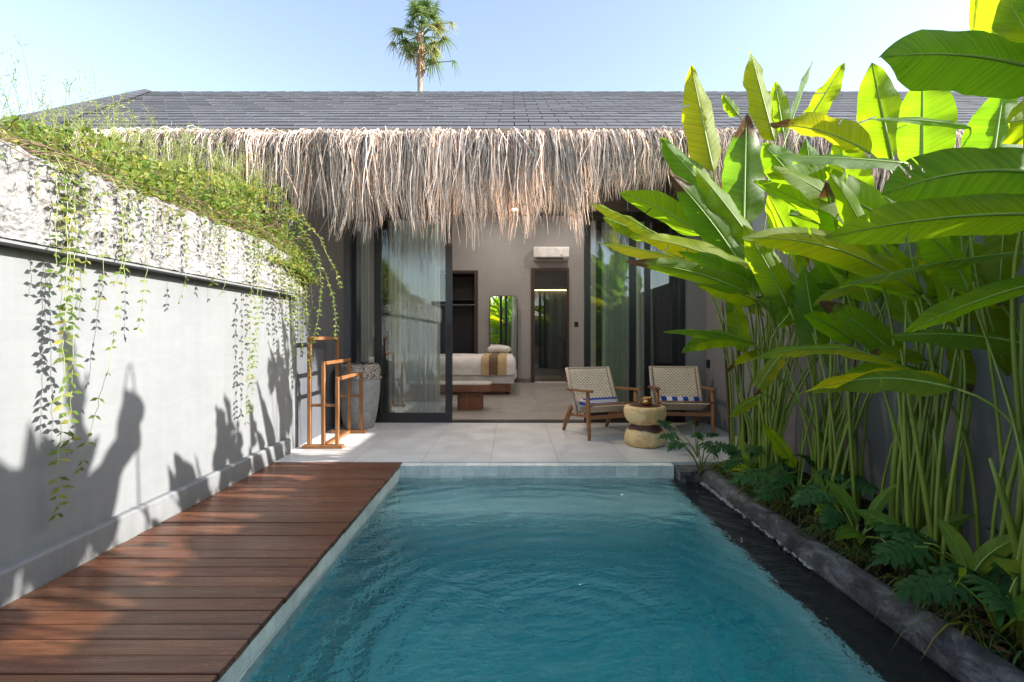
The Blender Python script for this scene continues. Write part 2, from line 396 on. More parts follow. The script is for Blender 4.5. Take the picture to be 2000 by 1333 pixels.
# ------------------------------------------------------------------ dimensions
WL, WLF = -2.12, -2.02          # left wall face, parapet face
WR = 2.45                       # right wall face
YT, YD, YB = 4.20, 6.12, 11.24  # terrace edge, door line, back wall
ZW = -.115                      # water level
Y0 = -1.6                       # near end of the court
HX0, HX1 = -3.2, 3.6            # room sides

# ------------------------------------------------------------------ setting
b = MB()
for r in ((-600, -2.35, -300, 1200), (2.75, 600, -300, 1200), (-2.35, 2.75, -300, Y0 - .3), (-2.35, 2.75, 13.5, 1200)):
    b.add([(r[0], r[2], -.3), (r[1], r[2], -.3), (r[1], r[3], -.3), (r[0], r[3], -.3)], [(0, 1, 2, 3)])
tag(b.build("ground", M['ground']), kind="structure")

b = MB(); b.box(WL, WR, YT, YD - .06, -.3, 0)
b.box(WL, -1.2, Y0, YT - .003, -.3, -.06)      # slab under the deck
tag(b.build("terrace", M['terrace']), kind="structure")
b = MB(); b.box(HX0, HX1, YD - .058, 13.3, -.28, .004)
tag(b.build("room_floor", M['room_floor']), kind="structure")

# pool: tiled shell with a submerged step along the house end
PX0, PX1 = -.96, 1.335
b = MB()
b.box(-1.2, PX0 - .02, Y0, YT - .005, -1.6, -.20)
b.box(PX0 - .1, 1.56, YT - .065, YT + .02, -1.6, -.20)
b.box(PX0, PX1, Y0, YT - .08, -1.6, -1.2)                   # floor
b.box(PX0, PX1, 3.50, YT - .08, -1.4, -.36)                # submerged step
b.box(PX1, PX1 + .05, Y0, YT - .08, -1.6, -.19)             # right wall
b.box(-1.2, 1.5, Y0 - .2, Y0, -1.6, -.03)
tag(b.build("pool", M['pool']), kind="structure")
b = MB(); b.box(-1.2, PX0, Y0, YT - .086, -.197, -.03); b.box(-1.2, 1.385, YT - .085, YT + .02, -.197, -.012)
tag(b.build("pool_rim", M['rim']), kind="structure")
b = MB(); b.box(PX1 + .05, 1.66, Y0, YT - .08, -1.6, -.165); b.box(PX1 + .003, PX1 + .05, Y0, YT - .08, -.189, -.165)  # near-black strip just under the water, between pool and kerb
tag(b.build("pool_side_ledge", M['ledge']), kind="structure")
b = MB(); b.box(PX0 - .01, 1.64, Y0 - .01, YT - .075, -1.31, ZW)
tag(b.build("water", M['water']), kind="structure")

# deck
b = MB(); y = YT - .012
while y > Y0:
    t = U(.78, 1.2); b.col = (t, t * U(.94, 1.05), t * U(.9, 1.06)); dz = U(-.0015, .0015)
    b.rbox(-2.068, -.955 + U(-.003, .003), y - .0845, y, -.028 + dz, .0 + dz, .0025); y -= .0905
b.col = (.8, .8, .8); b.rbox(-.992, -.972, Y0, YT - .012, -.075, -.03, .003)
tag(b.build("deck", M['deck']), kind="structure")

# ------------------------------------------------------------------ left wall and its stone parapet
w = empty("garden_wall", (WL, 0, 0), label="long pale plastered wall beside the wooden deck, topped with rough white stone", cat="wall")
def at(o, obj): obj.parent = o; obj.matrix_parent_inverse = Matrix.Translation(-o.location); return obj
b = MB(); b.box(-2.35, WL, Y0, 4.74, -.3, 1.50)
at(w, b.build("wall_face", M['plaster']))
b = MB()
for (x0, x1, z0, z1) in ((WL, WL + .05, -.06, .14),):
    b.add([(x0, Y0, z0), (x1, Y0, z0), (x1, 4.5, z0), (x0, 4.5, z0), (x0, Y0, z1), (x1 - .012, Y0, z1), (x1 - .012, 4.5, z1), (x0, 4.5, z1), (x1, Y0, z1 - .012), (x1, 4.5, z1 - .012)],
          [(0, 3, 2, 1), (1, 2, 9, 8), (8, 9, 6, 5), (5, 6, 7, 4), (2, 3, 7, 6, 9), (0, 1, 8, 5, 4)])
at(w, b.build("skirting", M['plaster']))
b = MB(); b.box(-2.45, WLF - .012, Y0, 4.70, 1.475, 1.503)
at(w, b.build("cornice", M['plaster']))
b = MB()
def parapet(u, v):
    Y = Y0 + (4.76 - Y0) * u
    sag = 0.0 if Y < 3.9 else -.16 * ((Y - 3.9) / .86) ** 2
    # profile: up the front face, over the top, down to the back
    if v < .5: q = v / .5; x = 0; z = 1.492 + q * (.345 + sag)
    elif v < .66: q = (v - .5) / .16 * math.pi / 2; x = -(1 - math.cos(q)) * .05; z = 1.837 + sag + math.sin(q) * .045
    else: q = (v - .66) / .34; x = -.05 - q * .38; z = 1.882 + sag
    e = max(0, (Y - 4.62) / .14); x -= e * e * .1
    p = Vector((WLF + x, Y, z)); n = noise.fractal(p * 9, 1, 2, 6) * .020 + noise.noise(p * 34) * .012 + noise.noise(p * 75) * .009
    if v < .02: n *= .3
    return (p.x + n * (1 if v < .6 else .3), Y, p.z + n * (.3 if v < .6 else 1))
b.grid(900, 60, parapet)
b.add([parapet(1, 0), parapet(1, .5), parapet(1, .66), parapet(1, 1), (-2.45, 4.76, 1.49)], [(0, 1, 2, 3, 4)])
o = at(w, b.build("stone_parapet", M['coral'], smooth=True))

b = MB(); b.box(-3.6, -2.40, Y0, 4.8, -.3, 1.80)
tag(b.build("raised_soil_bed", M['soil']), kind="structure")

# right wall
w2 = MB(); w2.box(WR, WR + .2, Y0, 4.9, -.3, 1.92)
tag(w2.build("garden_wall", M['plaster_grey']), "grey plastered boundary wall standing behind the tall heliconia plants", "wall")
w3 = MB(); w3.box(-2.35, WR + .2, Y0 - .45, Y0 - .25, -.3, 2.1)
tag(w3.build("garden_wall", M['plaster_grey']), "grey plastered wall closing the near end of the pool court", "wall")

# planting bed + kerb
b = MB()
def soil(u, v):
    x = 1.66 + u * .80; Y = Y0 + v * (YT + .28 - Y0); return (x, Y, -.06 + .03 * noise.noise(Vector((x * 3, Y * 3, 0))) + .015 * noise.noise(Vector((x * 14, Y * 14, 3))) + (.02 if u > .3 else 0))
b.grid(24, 140, soil)
tag(b.build("soil", M['soil'], smooth=True), kind="structure")
def kerbmat():
    m = MT('worn_dark_concrete'); v = m.coord((1, .6, 1)); n = m.noise(v, 9, 9, .78, .8); n2 = m.noise(m.coord(), 45, 7, .75)
    c = m.ramp(n, [(.38, (.03, .03, .034)), (.48, (.07, .07, .078)), (.56, (.16, .16, .17)), (.70, (.32, .33, .345))]); m.base(c); m.rough(m.ramp(n, [(.4, .45), (.7, .75)]))
    m.bump(m.mix(.4, n, n2), 1.0, .03); return m.mat
M['kerb'] = kerbmat()
b = MB(); pts = []; nk = 120
def kerb(u, v):
    Y = Y0 + v * (4.02 - Y0); a = -.5 * math.pi + u * 2.0 * math.pi
    n = 1 + .10 * noise.noise(Vector((math.cos(a), math.sin(a), Y * 2.2))) + .05 * noise.noise(Vector((math.cos(a) * 4, math.sin(a) * 4, Y * 9)))
    r = .073 * n; cx = 1.645 + .012 * math.sin(Y * 1.7); cz = -.085
    return (cx + math.copysign(abs(math.cos(a)) ** .8, math.cos(a)) * r, Y, cz + math.copysign(abs(math.sin(a)) ** .8, math.sin(a)) * r * 1.05 - (.0))
b.grid(28, nk, kerb)
e = [kerb(i / 28, 1) for i in range(28)]; b.add(e, [tuple(range(28))])
tag(b.build("planter_kerb", M['kerb'], smooth=True), "worn dark rounded concrete kerb between pool and planting bed", "kerb")
b = MB(); b.box(1.40, 1.70, 4.0, YT + .0, -.3, -.03)
tag(b.build("planter_end", M['kerb']), "dark concrete block closing the ledge at the terrace corner", "kerb")
b = MB()
for i in range(150):
    Y = 3.95 - 1.5 * random.random() ** 1.3; x = 1.563 + U(-.015, .012) - .0; r = U(.006, .014)
    b.lathe([(0, -r * .7), (r * .8, -r * .4), (r, 0), (r * .7, r * .5), (0, r * .7)], n=7)
    k = 35
    for j in range(len(b.v) - k, len(b.v)):
        v = b.v[j]; b.v[j] = (v[0] + x, v[1] * 1.3 + Y, v[2] + ZW + .004)
tag(b.build("pebbles", M['pebble'], smooth=True), "line of tiny pale pebbles along the foot of the kerb", "pebbles", kind="stuff")

# ------------------------------------------------------------------ the villa
vil = empty("villa", (0, YD, 0), label="low villa with grey shingle roof, thatch fringe and open black sliding doors", cat="house")
def vp(o): return at(vil, o)
ZC = 3.95
ZH = 2.76
b = MB()
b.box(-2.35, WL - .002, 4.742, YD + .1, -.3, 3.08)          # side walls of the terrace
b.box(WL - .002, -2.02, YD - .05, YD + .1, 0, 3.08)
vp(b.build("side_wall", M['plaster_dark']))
b = MB(); b.box(WR, WR + .2, 4.902, YD + .1, -.3, 3.08); b.box(2.18, WR, YD - .05, YD + .1, 0, 3.08)
vp(b.build("side_wall", M['plaster_grey']))
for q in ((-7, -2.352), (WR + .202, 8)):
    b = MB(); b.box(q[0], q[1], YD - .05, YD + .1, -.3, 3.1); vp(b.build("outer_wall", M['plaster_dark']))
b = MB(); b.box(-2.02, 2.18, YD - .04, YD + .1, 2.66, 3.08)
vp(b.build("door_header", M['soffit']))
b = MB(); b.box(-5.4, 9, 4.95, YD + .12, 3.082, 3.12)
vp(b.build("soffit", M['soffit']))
# room shell
wx0, wx1 = (884 - HX) * YB / F - 1.2, (931 - HX) * YB / F     # wardrobe niche
dx0, dx1 = (1037 - HX) * YB / F, (1111 - HX) * YB / F         # bathroom door
wz, dz = 2.57, 2.67
b = MB()
b.box(HX0 - .1, HX0, YD + .1, YB + .12, 0, ZC); b.box(HX1, HX1 + .1, YD + .1, YB + .12, 0, ZC); b.box(HX0, -2.02, YD + .101, YD + .12, 0, ZC); b.box(2.18, HX1, YD + .101, YD + .12, 0, ZC); b.box(-2.02, 2.18, YD + .121, YD + .14, 2.662, ZC)
b.box(HX0, wx0, YB, YB + .12, 0, ZC); b.box(wx0, wx1, YB, YB + .12, wz, ZC); b.box(wx1, dx0, YB, YB + .12, 0, ZC)
b.box(dx0, dx1, YB, YB + .12, dz, ZC); b.box(dx1, HX1, YB, YB + .12, 0, ZC)
vp(b.build("room_wall", M['plaster_in']))
b = MB(); b.box(HX0, HX1, YD + .1, YB + .12, ZC, ZC + .05); vp(b.build("ceiling", M['ceiling']))
b = MB(); b.box(wx1, dx0, YB - .015, YB, .004, .10); b.box(dx1, HX1, YB - .015, YB, .004, .10)
vp(b.build("skirting", simple('grey_skirting', (.16, .15, .16), .5)))
# bathroom behind the door
b = MB(); b.box(-.3, 2.6, 13.2, 13.3, 0, ZH); b.box(-.4, -.3, YB + .12, 13.3, 0, ZH); b.box(2.6, 2.7, YB + .12, 13.3, 0, ZH)
b.box(-.3, 2.6, YB + .121, 13.2, ZH - .03, ZH)
vp(b.build("bathroom_wall", M['bath_wall']))
b = MB(); zs = CZ + (656 - 566) * 13.0 / F; b.box(-.2, 2.5, 12.85, 13.2, zs, zs + .1)
vp(b.build("light_cove", M['bath_wall']))
b = MB(); b.box(-.2, 2.5, 13.12, 13.15, zs - .012, zs - .001)
vp(b.build("led_strip", M['strip']))
# wardrobe
wd = empty("wardrobe", (wx1 - .6, YB + .3, 0), label="dark built-in open wardrobe with shelf and hanging rail beside the bed", cat="wardrobe")
b = MB(); b.box(wx0, wx1, YB + .6, YB + .62, 0, wz); b.box(wx0 - .02, wx0, YB + .002, YB + .62, 0, wz); b.box(wx1, wx1 + .02, YB + .121, YB + .62, 0, wz); b.box(wx0, wx1, YB + .002, YB + .6, wz - .03, wz - .002)
at(wd, b.build("cabinet", M['wardrobe']))
b = MB(); b.box(wx1 - .05, wx1 + .03, YB - .03, YB - .001, .01, wz); b.box(wx0, wx1 + .03, YB - .031, YB - .002, wz, wz + .05)
at(wd, b.build("wardrobe_frame", M['dark_wood']))
b = MB(); zz = CZ + (656 - 588) * 11.5 / F; b.box(wx0, wx1, YB + .05, YB + .58, zz, zz + .03); at(wd, b.build("shelf", M['wardrobe']))
b = MB(); b.tube([(wx0, YB + .3, zz - .09), (wx1, YB + .3, zz - .09)], .013, 8); at(wd, b.build("hanging_rail", M['metal']))
for i in range(5):
    hgr = MB(); hx = wx1 - .22 - i * .055 - .08; hz = zz - .09
    hgr.tube([(hx, YB + .3, hz + .016), (hx, YB + .315, hz), (hx, YB + .3, hz - .02), (hx, YB + .3, hz - .06)], .003, 5)
    hgr.tube([(hx, YB + .12, hz - .13), (hx, YB + .3, hz - .06), (hx, YB + .48, hz - .13), (hx, YB + .12, hz - .13)], .005, 5)
    tag(hgr.build("clothes_hanger", M['metal']), "thin clothes hanger on the rail inside the dark wardrobe", "hanger", "hangers in the wardrobe")
# bathroom door
bd = empty("door", (dx0, YB, 0), label=None); bd.parent = vil; bd.matrix_parent_inverse = Matrix.Translation(-vil.location)
b = MB(); fw = .055
b.box(dx0, dx0 + fw + .03, YB - .04, YB + .03, .004, dz); b.box(dx1 - fw, dx1, YB - .04, YB + .03, .004, dz); b.box(dx0 + fw + .03, dx1 - fw, YB - .04, YB + .03, dz - .06, dz)
at(bd, b.build("door_frame", M['dark_wood']))
b = MB(); b.box(dx0 + fw + .03, dx1 - fw, YB + .0, YB + .012, .05, dz - .06); at(bd, b.build("glass", M['glass']))
b = MB(); b.box(dx0 + fw + .03, dx1 - fw, YB - .04, YB + .1, .004, .03); at(bd, b.build("threshold", M['marble']))
b = MB(); b.lathe([(.02, .9), (.17, .93), (.20, 1.0), (.19, 1.06), (0, 1.07)], (0, 0), 20); b.tube([(0, 0, .0), (0, 0, .92)], .04, 10)
wb = b.build("bathroom_basin", M['dark_wood'], loc=(1.33, 12.6, 0)); tag(wb, "small dark pedestal basin inside the bathroom seen through its glass door", "basin")

# sliding doors
def door_panel(x0, x1, Y, bar=.06, bot=.125, handle=None):
    d = bpy.data.objects.new("sliding_door", None); scene.collection.objects.link(d); d.location = (x0, Y, 0)
    d.parent = vil; d.matrix_parent_inverse = Matrix.Translation(-vil.location)
    b = MB(); z1 = 2.65
    b.box(x0, x0 + bar, Y - .022, Y + .022, .012, z1); b.box(x1 - bar, x1, Y - .022, Y + .022, .012, z1)
    b.box(x0 + bar, x1 - bar, Y - .02, Y + .02, .012, bot); b.box(x0 + bar, x1 - bar, Y - .02, Y + .02, z1 - .09, z1)
    at(d, b.build("frame", M['frame']))
    b = MB(); b.box(x0 + bar, x1 - bar, Y - .003, Y + .003, bot, z1 - .09); at(d, b.build("glass", M['glass']))
    if handle:
        b = MB(); b.rbox(handle - .012, handle + .012, Y - .05, Y - .023, .95, 1.25, .004); at(d, b.build("handle", M['black_plastic']))
dp = lambda px, Y=YD: (px - HX) * Y / F
door_panel(dp(733), dp(884), YD - .03, bar=.085, handle=dp(878))
door_panel(dp(690, 6.2) , dp(745, 6.2) + .1, YD + .04, bar=.07)
door_panel(dp(1140), dp(1240), YD - .03, bar=.08)
door_panel(dp(1163, 6.2), dp(1268, 6.2), YD + .045, bar=.07)
door_panel(dp(1262), dp(1335), YD + .09, bar=.07)
b = MB(); b.box(-2.02, 2.18, YD - .055, YD + .12, .004, .012); b.box(-2.02, 2.18, YD - .055, YD + .12, 2.652, 2.659)
vp(b.build("door_track", M['frame']))
for q in ((-2.02, -1.96), (2.12, 2.18)):
    b = MB(); b.box(q[0], q[1], YD - .06, YD + .13, .013, 2.65); vp(b.build("door_jamb", M['frame']))

# curtains
def curtain(name, x0, x1, Y, amp, folds, mat, label, z0=.02, z1=2.75, tuck=0):
    b = MB()
    def f(u, v):
        z = z0 + (z1 - z0) * v; s = 1 - tuck * (1 - v) ** 1.2
        x = x1 - (x1 - x0) * (1 - u) * (1 - tuck * .0) if not tuck else x0 + (x1 - x0) * u
        x += .012 * math.sin(u * folds * 7 + 1.3)
        a = amp * (1 + .5 * math.sin(u * 9.1)) * (1 + .15 * math.sin(v * 5 + u * 20))
        return (x + tuck * (1 - v) * (u - .5) * .3, Y + a * math.sin(u * folds * 2 * math.pi + .5 * math.sin(v * 3)), z)
    b.grid(int(folds * 14), 10, f)
    tag(b.build(name, mat, smooth=True), label, "curtain")
curtain("curtain", dp(745, 6.5), dp(862, 6.5), YD + .33, .035, 13, M['sheer'], "pale sheer curtain gathered behind the left sliding glass door")
curtain("curtain", dp(698, 6.5), dp(722, 6.5), YD + .36, .03, 3, M['sheer'], "narrow pale curtain edge at far left beside the concrete pot")
curtain("curtain", dp(1180, 6.5), dp(1268, 6.5), YD + .33, .04, 10, M['sheer'], "pale sheer curtain hanging behind the wicker chairs", tuck=.35)
curtain("curtain", dp(1266, 6.5), dp(1345, 6.5), YD + .40, .045, 7, M['blackout'], "dark heavy curtain beside the right-hand door jamb")

# roof: shingle courses
SL = .6; YR = 8.85; YE = 4.85; ZE = 3.17
def rz(Y): return ZE + (Y - YE) * SL
ang = math.atan(SL); rows = 18; Ls = (YR - YE) / math.cos(ang); pitch = Ls / rows
def edge_x(Y): return -5.35 + (Y - YE) / (YR - YE) * (-6.76 + 5.35)
b = MB()
for r in range(rows):
    s0 = r * pitch; x = -7.4 + (.17 if r % 2 else 0); 
    while x < 11:
        w_ = .33; Ym = YE + (s0 + pitch / 2) * math.cos(ang)
        if x + w_ > edge_x(Ym):
            x0 = max(x, edge_x(Ym)); t = U(.9, 1.1); b.col = (t, t, t * U(.98, 1.03)); j = U(-.003, .003)
            Y1 = YE + s0 * math.cos(ang); z1 = rz(Y1); Y2 = YE + (s0 + pitch + .05) * math.cos(ang); z2 = rz(Y2)
            n = Vector((0, -math.sin(ang), math.cos(ang))) ; up = .016 + j; g = .010
            A = Vector((x0, Y1, z1)); B = Vector((x + w_ - g, Y1, z1)); C_ = Vector((x + w_ - g, Y2, z2)); D = Vector((x0, Y2, z2))
            b.add([A, B, C_, D, A + n * up, B + n * up, C_ + n * .006, D + n * .006], [(3, 2, 1, 0), (4, 5, 6, 7), (0, 1, 5, 4), (1, 2, 6, 5), (2, 3, 7, 6), (3, 0, 4, 7)])
        x += w_
b.col = (.12, .12, .12)
e0, e1 = edge_x(YE) + .05, edge_x(YR) + .05
b.add([(e0, YE, ZE - .02), (11, YE, ZE - .02), (11, YR, rz(YR) - .02), (e1, YR, rz(YR) - .02), (11, 2 * YR - YE, ZE), (e0, 2 * YR - YE, ZE)], [(0, 1, 2, 3), (3, 2, 4, 5)])
rf = vp(b.build("roof", M['shingle']))
b = MB(); b.col = (.95, .95, .97)
x = e1 - .1
while x < 11:
    b.tube([(x, YR, rz(YR) - .02), (x + .34, YR, rz(YR) - .015)], [.035, .038], 10); x += .33
o = b.build("ridge_cap", M['shingle'], smooth=False); o.parent = rf
# raised verge along the left edge, like a second small slope
b = MB(); b.col = (.8, .8, .83); rowsv = 13
for i in range(rowsv):
    a0, a1 = i / rowsv, (i + 1.05) / rowsv
    pa = Vector((edge_x(YE) + (edge_x(YR) - edge_x(YE)) * a0, YE + (YR - YE) * a0, ZE + (rz(YR) - ZE) * a0)); pb = pa.lerp(Vector((edge_x(YR), YR, rz(YR))), 0)
    pb = Vector((edge_x(YE) + (edge_x(YR) - edge_x(YE)) * a1, YE + (YR - YE) * a1, ZE + (rz(YR) - ZE) * a1))
    ins0, ins1 = .55 * (1 - a0) + .14, .55 * (1 - a1) + .14
    up = Vector((0, 0, .07)); lo = Vector((0, 0, .0))
    t = U(.75, 1.0); b.col = (t, t, t * 1.02)
    b.add([pa + lo + up, pa + Vector((ins0, 0, .04)), pb + Vector((ins1, 0, .03)), pb + up, pa - Vector((.05, 0, .05)), pb - Vector((.05, 0, .05))], [(0, 1, 2, 3), (0, 3, 5, 4), (0, 4, 1)])
o = b.build("verge", M['shingle']); o.parent = rf
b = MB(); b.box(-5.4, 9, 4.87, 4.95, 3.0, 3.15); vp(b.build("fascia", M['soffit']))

# thatch fringe
def bottom(px):      # lowest solid and lowest wisp rows of the fringe, in metres
    k = [(100, 2.50, 2.35), (480, 2.52, 2.35), (520, 2.50, 2.3), (560, 2.45, 2.22), (640, 2.40, 2.1), (700, 2.35, 2.02), (740, 2.45, 2.15), (790, 2.35, 2.05), (850, 2.42, 2.12), (890, 2.36, 2.06), (960, 2.35, 2.07), (1060, 2.36, 2.08),
         (1120, 2.38, 2.10), (1150, 2.55, 2.4), (1250, 2.62, 2.45), (1320, 2.6, 2.45), (2200, 2.6, 2.4)]
    for a, c in zip(k, k[1:]):
        if px <= c[0]:
            q = max(0, (px - a[0]) / (c[0] - a[0])); return a[1] + (c[1] - a[1]) * q, a[2] + (c[2] - a[2]) * q
    return 2.6, 2.4
b = MB()
random.seed(11)
X = -4.25
clumps = []
while X < 4.9:
    clumps.append((X, U(-.05, .05), U(0, 1), U(.75, 1.25))); X += U(.022, .06)
for (cx, lean, ll, tone) in clumps:
    px = HX + cx * F / 4.72; s_, w_ = bottom(px)
    big = noise.noise(Vector((cx * 2.4, 1, 0))) * .12 + noise.noise(Vector((cx * 7, 5, 0))) * .12 - .05
    gap = noise.noise(Vector((cx * 4.0, 3, 2)))
    end = s_ + big + (w_ - s_) * (ll ** .8) * (1.25 if gap > -.1 else .5)
    for k in range(random.randint(34, 48)):
        x0 = cx + random.gauss(0, .035); end_k = min(2.98, end + random.expovariate(1 / .15)) if random.random() < .8 else U(2.6, 3.0)
        lean_k = lean * 1.6 + random.gauss(0, .03) + (random.gauss(0, .13) if random.random() < .2 else 0)
        yo = 4.85 - U(.0, .12); top = 3.135 + U(-.02, .015)
        dx = 0; pts = []; yout = 4.80 - abs(random.gauss(0, .05)) - .05; segs = 7
        ph = U(0, 6); wob = U(.002, .012); conv = cx + lean * 2 + random.gauss(0, .02)
        for i in range(segs + 1):
            t = i / segs
            z = top + (.02 * math.sin(t * 9) if t < .25 else 0) - (top - end_k) * t ** 1.15
            y = 4.86 + (yout - 4.86) * min(1, t * 4) ** .6 + .008 * math.sin(ph + t * 5)
            xx = x0 + lean_k * t + (conv - cx) * 0.5 * t * t + wob * math.sin(ph + t * 7) - (x0 - cx) * .45 * t * t
            xx += .07 * t * noise.noise(Vector((x0 * 2.6, z * 2.2, 1))) + .035 * t * noise.noise(Vector((x0 * 9, z * 6, 5)))
            pts.append((xx, y, z))
        pts.insert(0, (x0 - lean_k * .2, 4.94, top + .015))
        tt = tone * U(.45, 1.45); r_ = random.random()
        b.col = (tt * 1.05, tt * 1.03, tt * 1.04) if r_ < .55 else ((tt * .95, tt * .86, tt * .78) if r_ < .78 else (tt * .42, tt * .33, tt * .28))
        w0 = U(.0014, .0042)
        b.tube(pts, [w0 * 1.1] * (segs - 1) + [w0 * .8, w0 * .6, w0 * .25], 3, cap=False)
vp(b.build("thatch_fringe", M['thatch'], smooth=True))
b = MB(); b.col = (.35, .28, .22); b.box(-4.3, 4.9, 4.82, 4.865, 2.72, 3.17)
vp(b.build("thatch_backing", M['thatch']))

# ------------------------------------------------------------------ lights that the photograph shows
def downlight(x, y, z, e, label):
    d = empty("ceiling_light", (x, y, z), label=label, cat="ceiling light", group="recessed lights in the bedroom ceiling")
    b = MB(); b.lathe([(.06, -.012), (.06, 0), (.045, 0), (.045, -.012)], n=20); b.build("rim", M['white_plastic'], d)
    b = MB(); b.lathe([(.0, -.004), (.044, -.004)], n=20); b.build("lamp", M['lamp'], d)
    L = bpy.data.lights.new("downlight", 'AREA'); L.shape = 'DISK'; L.size = .09; L.energy = e; L.color = (1, .90, .80)
    lo = bpy.data.objects.new("downlight", L); scene.collection.objects.link(lo); lo.parent = d; lo.location = (0, 0, -.02)
for x, y, lb in ((-.35, 10.2, "small round ceiling light above the foot of the bed"), (1.35, 10.2, "small round ceiling light in front of the air conditioner"), (-1.6, 8.4, "small round ceiling light over the middle of the bed"),
                 (1.4, 7.6, "small round ceiling light just inside the right doors"), (-.1, 7.6, "small round ceiling light just inside the opening, over the bench")):
    downlight(x, y, ZC, 5, lb)
pd = empty("pendant_lamp", (.03, 5.3, 3.08), label="small warm pendant lamp half hidden behind the thatch", cat="lamp")
b = MB(); b.tube([(0, 0, 0), (0, 0, -.42)], .004, 6); b.build("cord", M['black_plastic'], pd)
b = MB(); b.lathe([(.02, -.42), (.07, -.46), (.085, -.56), (.06, -.6)], n=20); b.build("lamp_shade", M['brass'], pd, smooth=True)
b = MB(); b.lathe([(0, -.60), (.03, -.58), (.035, -.55), (.0, -.51)], n=14); b.build("bulb", M['lamp'], pd, smooth=True)
PL = bpy.data.lights.new("bulb_light", 'POINT'); PL.energy = 14; PL.color = (1, .80, .58); PL.shadow_soft_size = .04
plo = bpy.data.objects.new("bulb_light", PL); scene.collection.objects.link(plo); plo.parent = pd; plo.location = (0, 0, -.66)

# ------------------------------------------------------------------ bedroom things
bed = empty("bed", (-1.0, 9.7, 0), label="low bed with white duvet on dark wooden base inside the room", cat="bed")
b = MB(); b.rbox(-2.7, -.02, 8.88, 10.75, .06, .22, .01); b.box(-2.6, -.12, 8.98, 10.6, .004, .06); at(bed, b.build("bed_base", M['walnut']))
b = MB()
def soft(x0, x1, y0, y1, z0, z1, r, amp, seed):
    def f(u, v):
        a = u * 2 * math.pi
        return None
    mbx = MB(); n = 40
    def top(u, v):
        x = x0 + (x1 - x0) * u; y = y0 + (y1 - y0) * v
        ex = min(u * (x1 - x0), (1 - u) * (x1 - x0)) / r; ey = min(v * (y1 - y0), (1 - v) * (y1 - y0)) / r
        e = min(1, ex, ey); drop = (1 - math.sqrt(max(0, 1 - (1 - e) ** 2))) * r
        nz = noise.noise(Vector((x * 3, y * 3, seed))) * amp + noise.noise(Vector((x * 9, y * 9, seed))) * amp * .4
        return (x, y, z1 - drop + nz * e)
    mbx.grid(n, n, top)
    k = n + 1
    ring = [i for i in range(k)] + [k * j + n for j in range(1, k)] + [n * k + i for i in range(n - 1, -1, -1)] + [k * j for j in range(n - 1, 0, -1)]
    b0 = len(mbx.v); L = len(ring); lv = 6
    for q in range(1, lv + 1):
        for idx in ring:
            x, y, z = mbx.v[idx]; t = q / lv; ww = noise.noise(Vector((x * 5, y * 5, t * 2 + seed))) * amp * 1.6
            cx, cy = (x0 + x1) / 2, (y0 + y1) / 2; ox = (ww if x in (x0, x1) else 0) * (1 if x > cx else -1); oy = ww if y == y0 else 0
            mbx.v.append((x + ox, y - abs(oy) * .8 + .0, z + (z0 - z) * t))
    for q in range(lv):
        for i in range(L):
            j = (i + 1) % L
            a_ = ring[i] if q == 0 else b0 + (q - 1) * L + i; c_ = ring[j] if q == 0 else b0 + (q - 1) * L + j
            mbx.f.append((a_, b0 + q * L + i, b0 + q * L + j, c_)); mbx.m.append(0)
    return mbx
at(bed, soft(-2.7, .04, 8.86, 10.78, .22, .52, .06, .01, 3).build("mattress", M['linen'], smooth=True))
at(bed, soft(-2.74, .07, 8.81, 10.8, .38, .70, .10, .02, 9).build("duvet", M['linen'], smooth=True))
b = MB()
def runner(x0, x1, lift):
    def f(u, v):
        x = x0 + (x1 - x0) * u
        L = .32 + 1.9; s = v * L
        if s < .32: y = 8.78 - lift; z = .38 + s + 0
        else: y = 8.80 + (s - .32); z = .712 + lift
        if .24 < s < .40: q = (s - .24) / .16; y = 8.78 - lift + q * .08; z = .62 + lift + .09 * math.sin(q * math.pi / 2)
        return (x, y, z + .006 * math.sin(x * 30 + s * 4))
    return f
rn = empty("bed_runner", (-.35, 8.8, .7), label="tan and brown runner laid across the foot of the bed", cat="runner")
b.grid(6, 60, runner(-.56, -.10, .012)); at(rn, b.build("cloth", M['tan_cloth'], smooth=True))
b = MB(); b.grid(3, 60, runner(-.42, -.26, .02)); at(rn, b.build("stripe", M['brown_cloth'], smooth=True))
b = MB()
def cush(u, v):
    a = u * 2 * math.pi; t = v * math.pi; sx = math.copysign(abs(math.cos(a)) ** .5, math.cos(a)); sy = math.copysign(abs(math.sin(a)) ** .5, math.sin(a)); s = abs(math.sin(t)) ** .5
    return (-.28 + .26 * sx * s, 10.55 + .16 * sy * s, .80 - .085 * math.cos(t))
b.grid(28, 14, cush); tag(b.build("pillow", M['linen'], smooth=True), "small pale cushion lying at the far edge of the bed", "pillow")

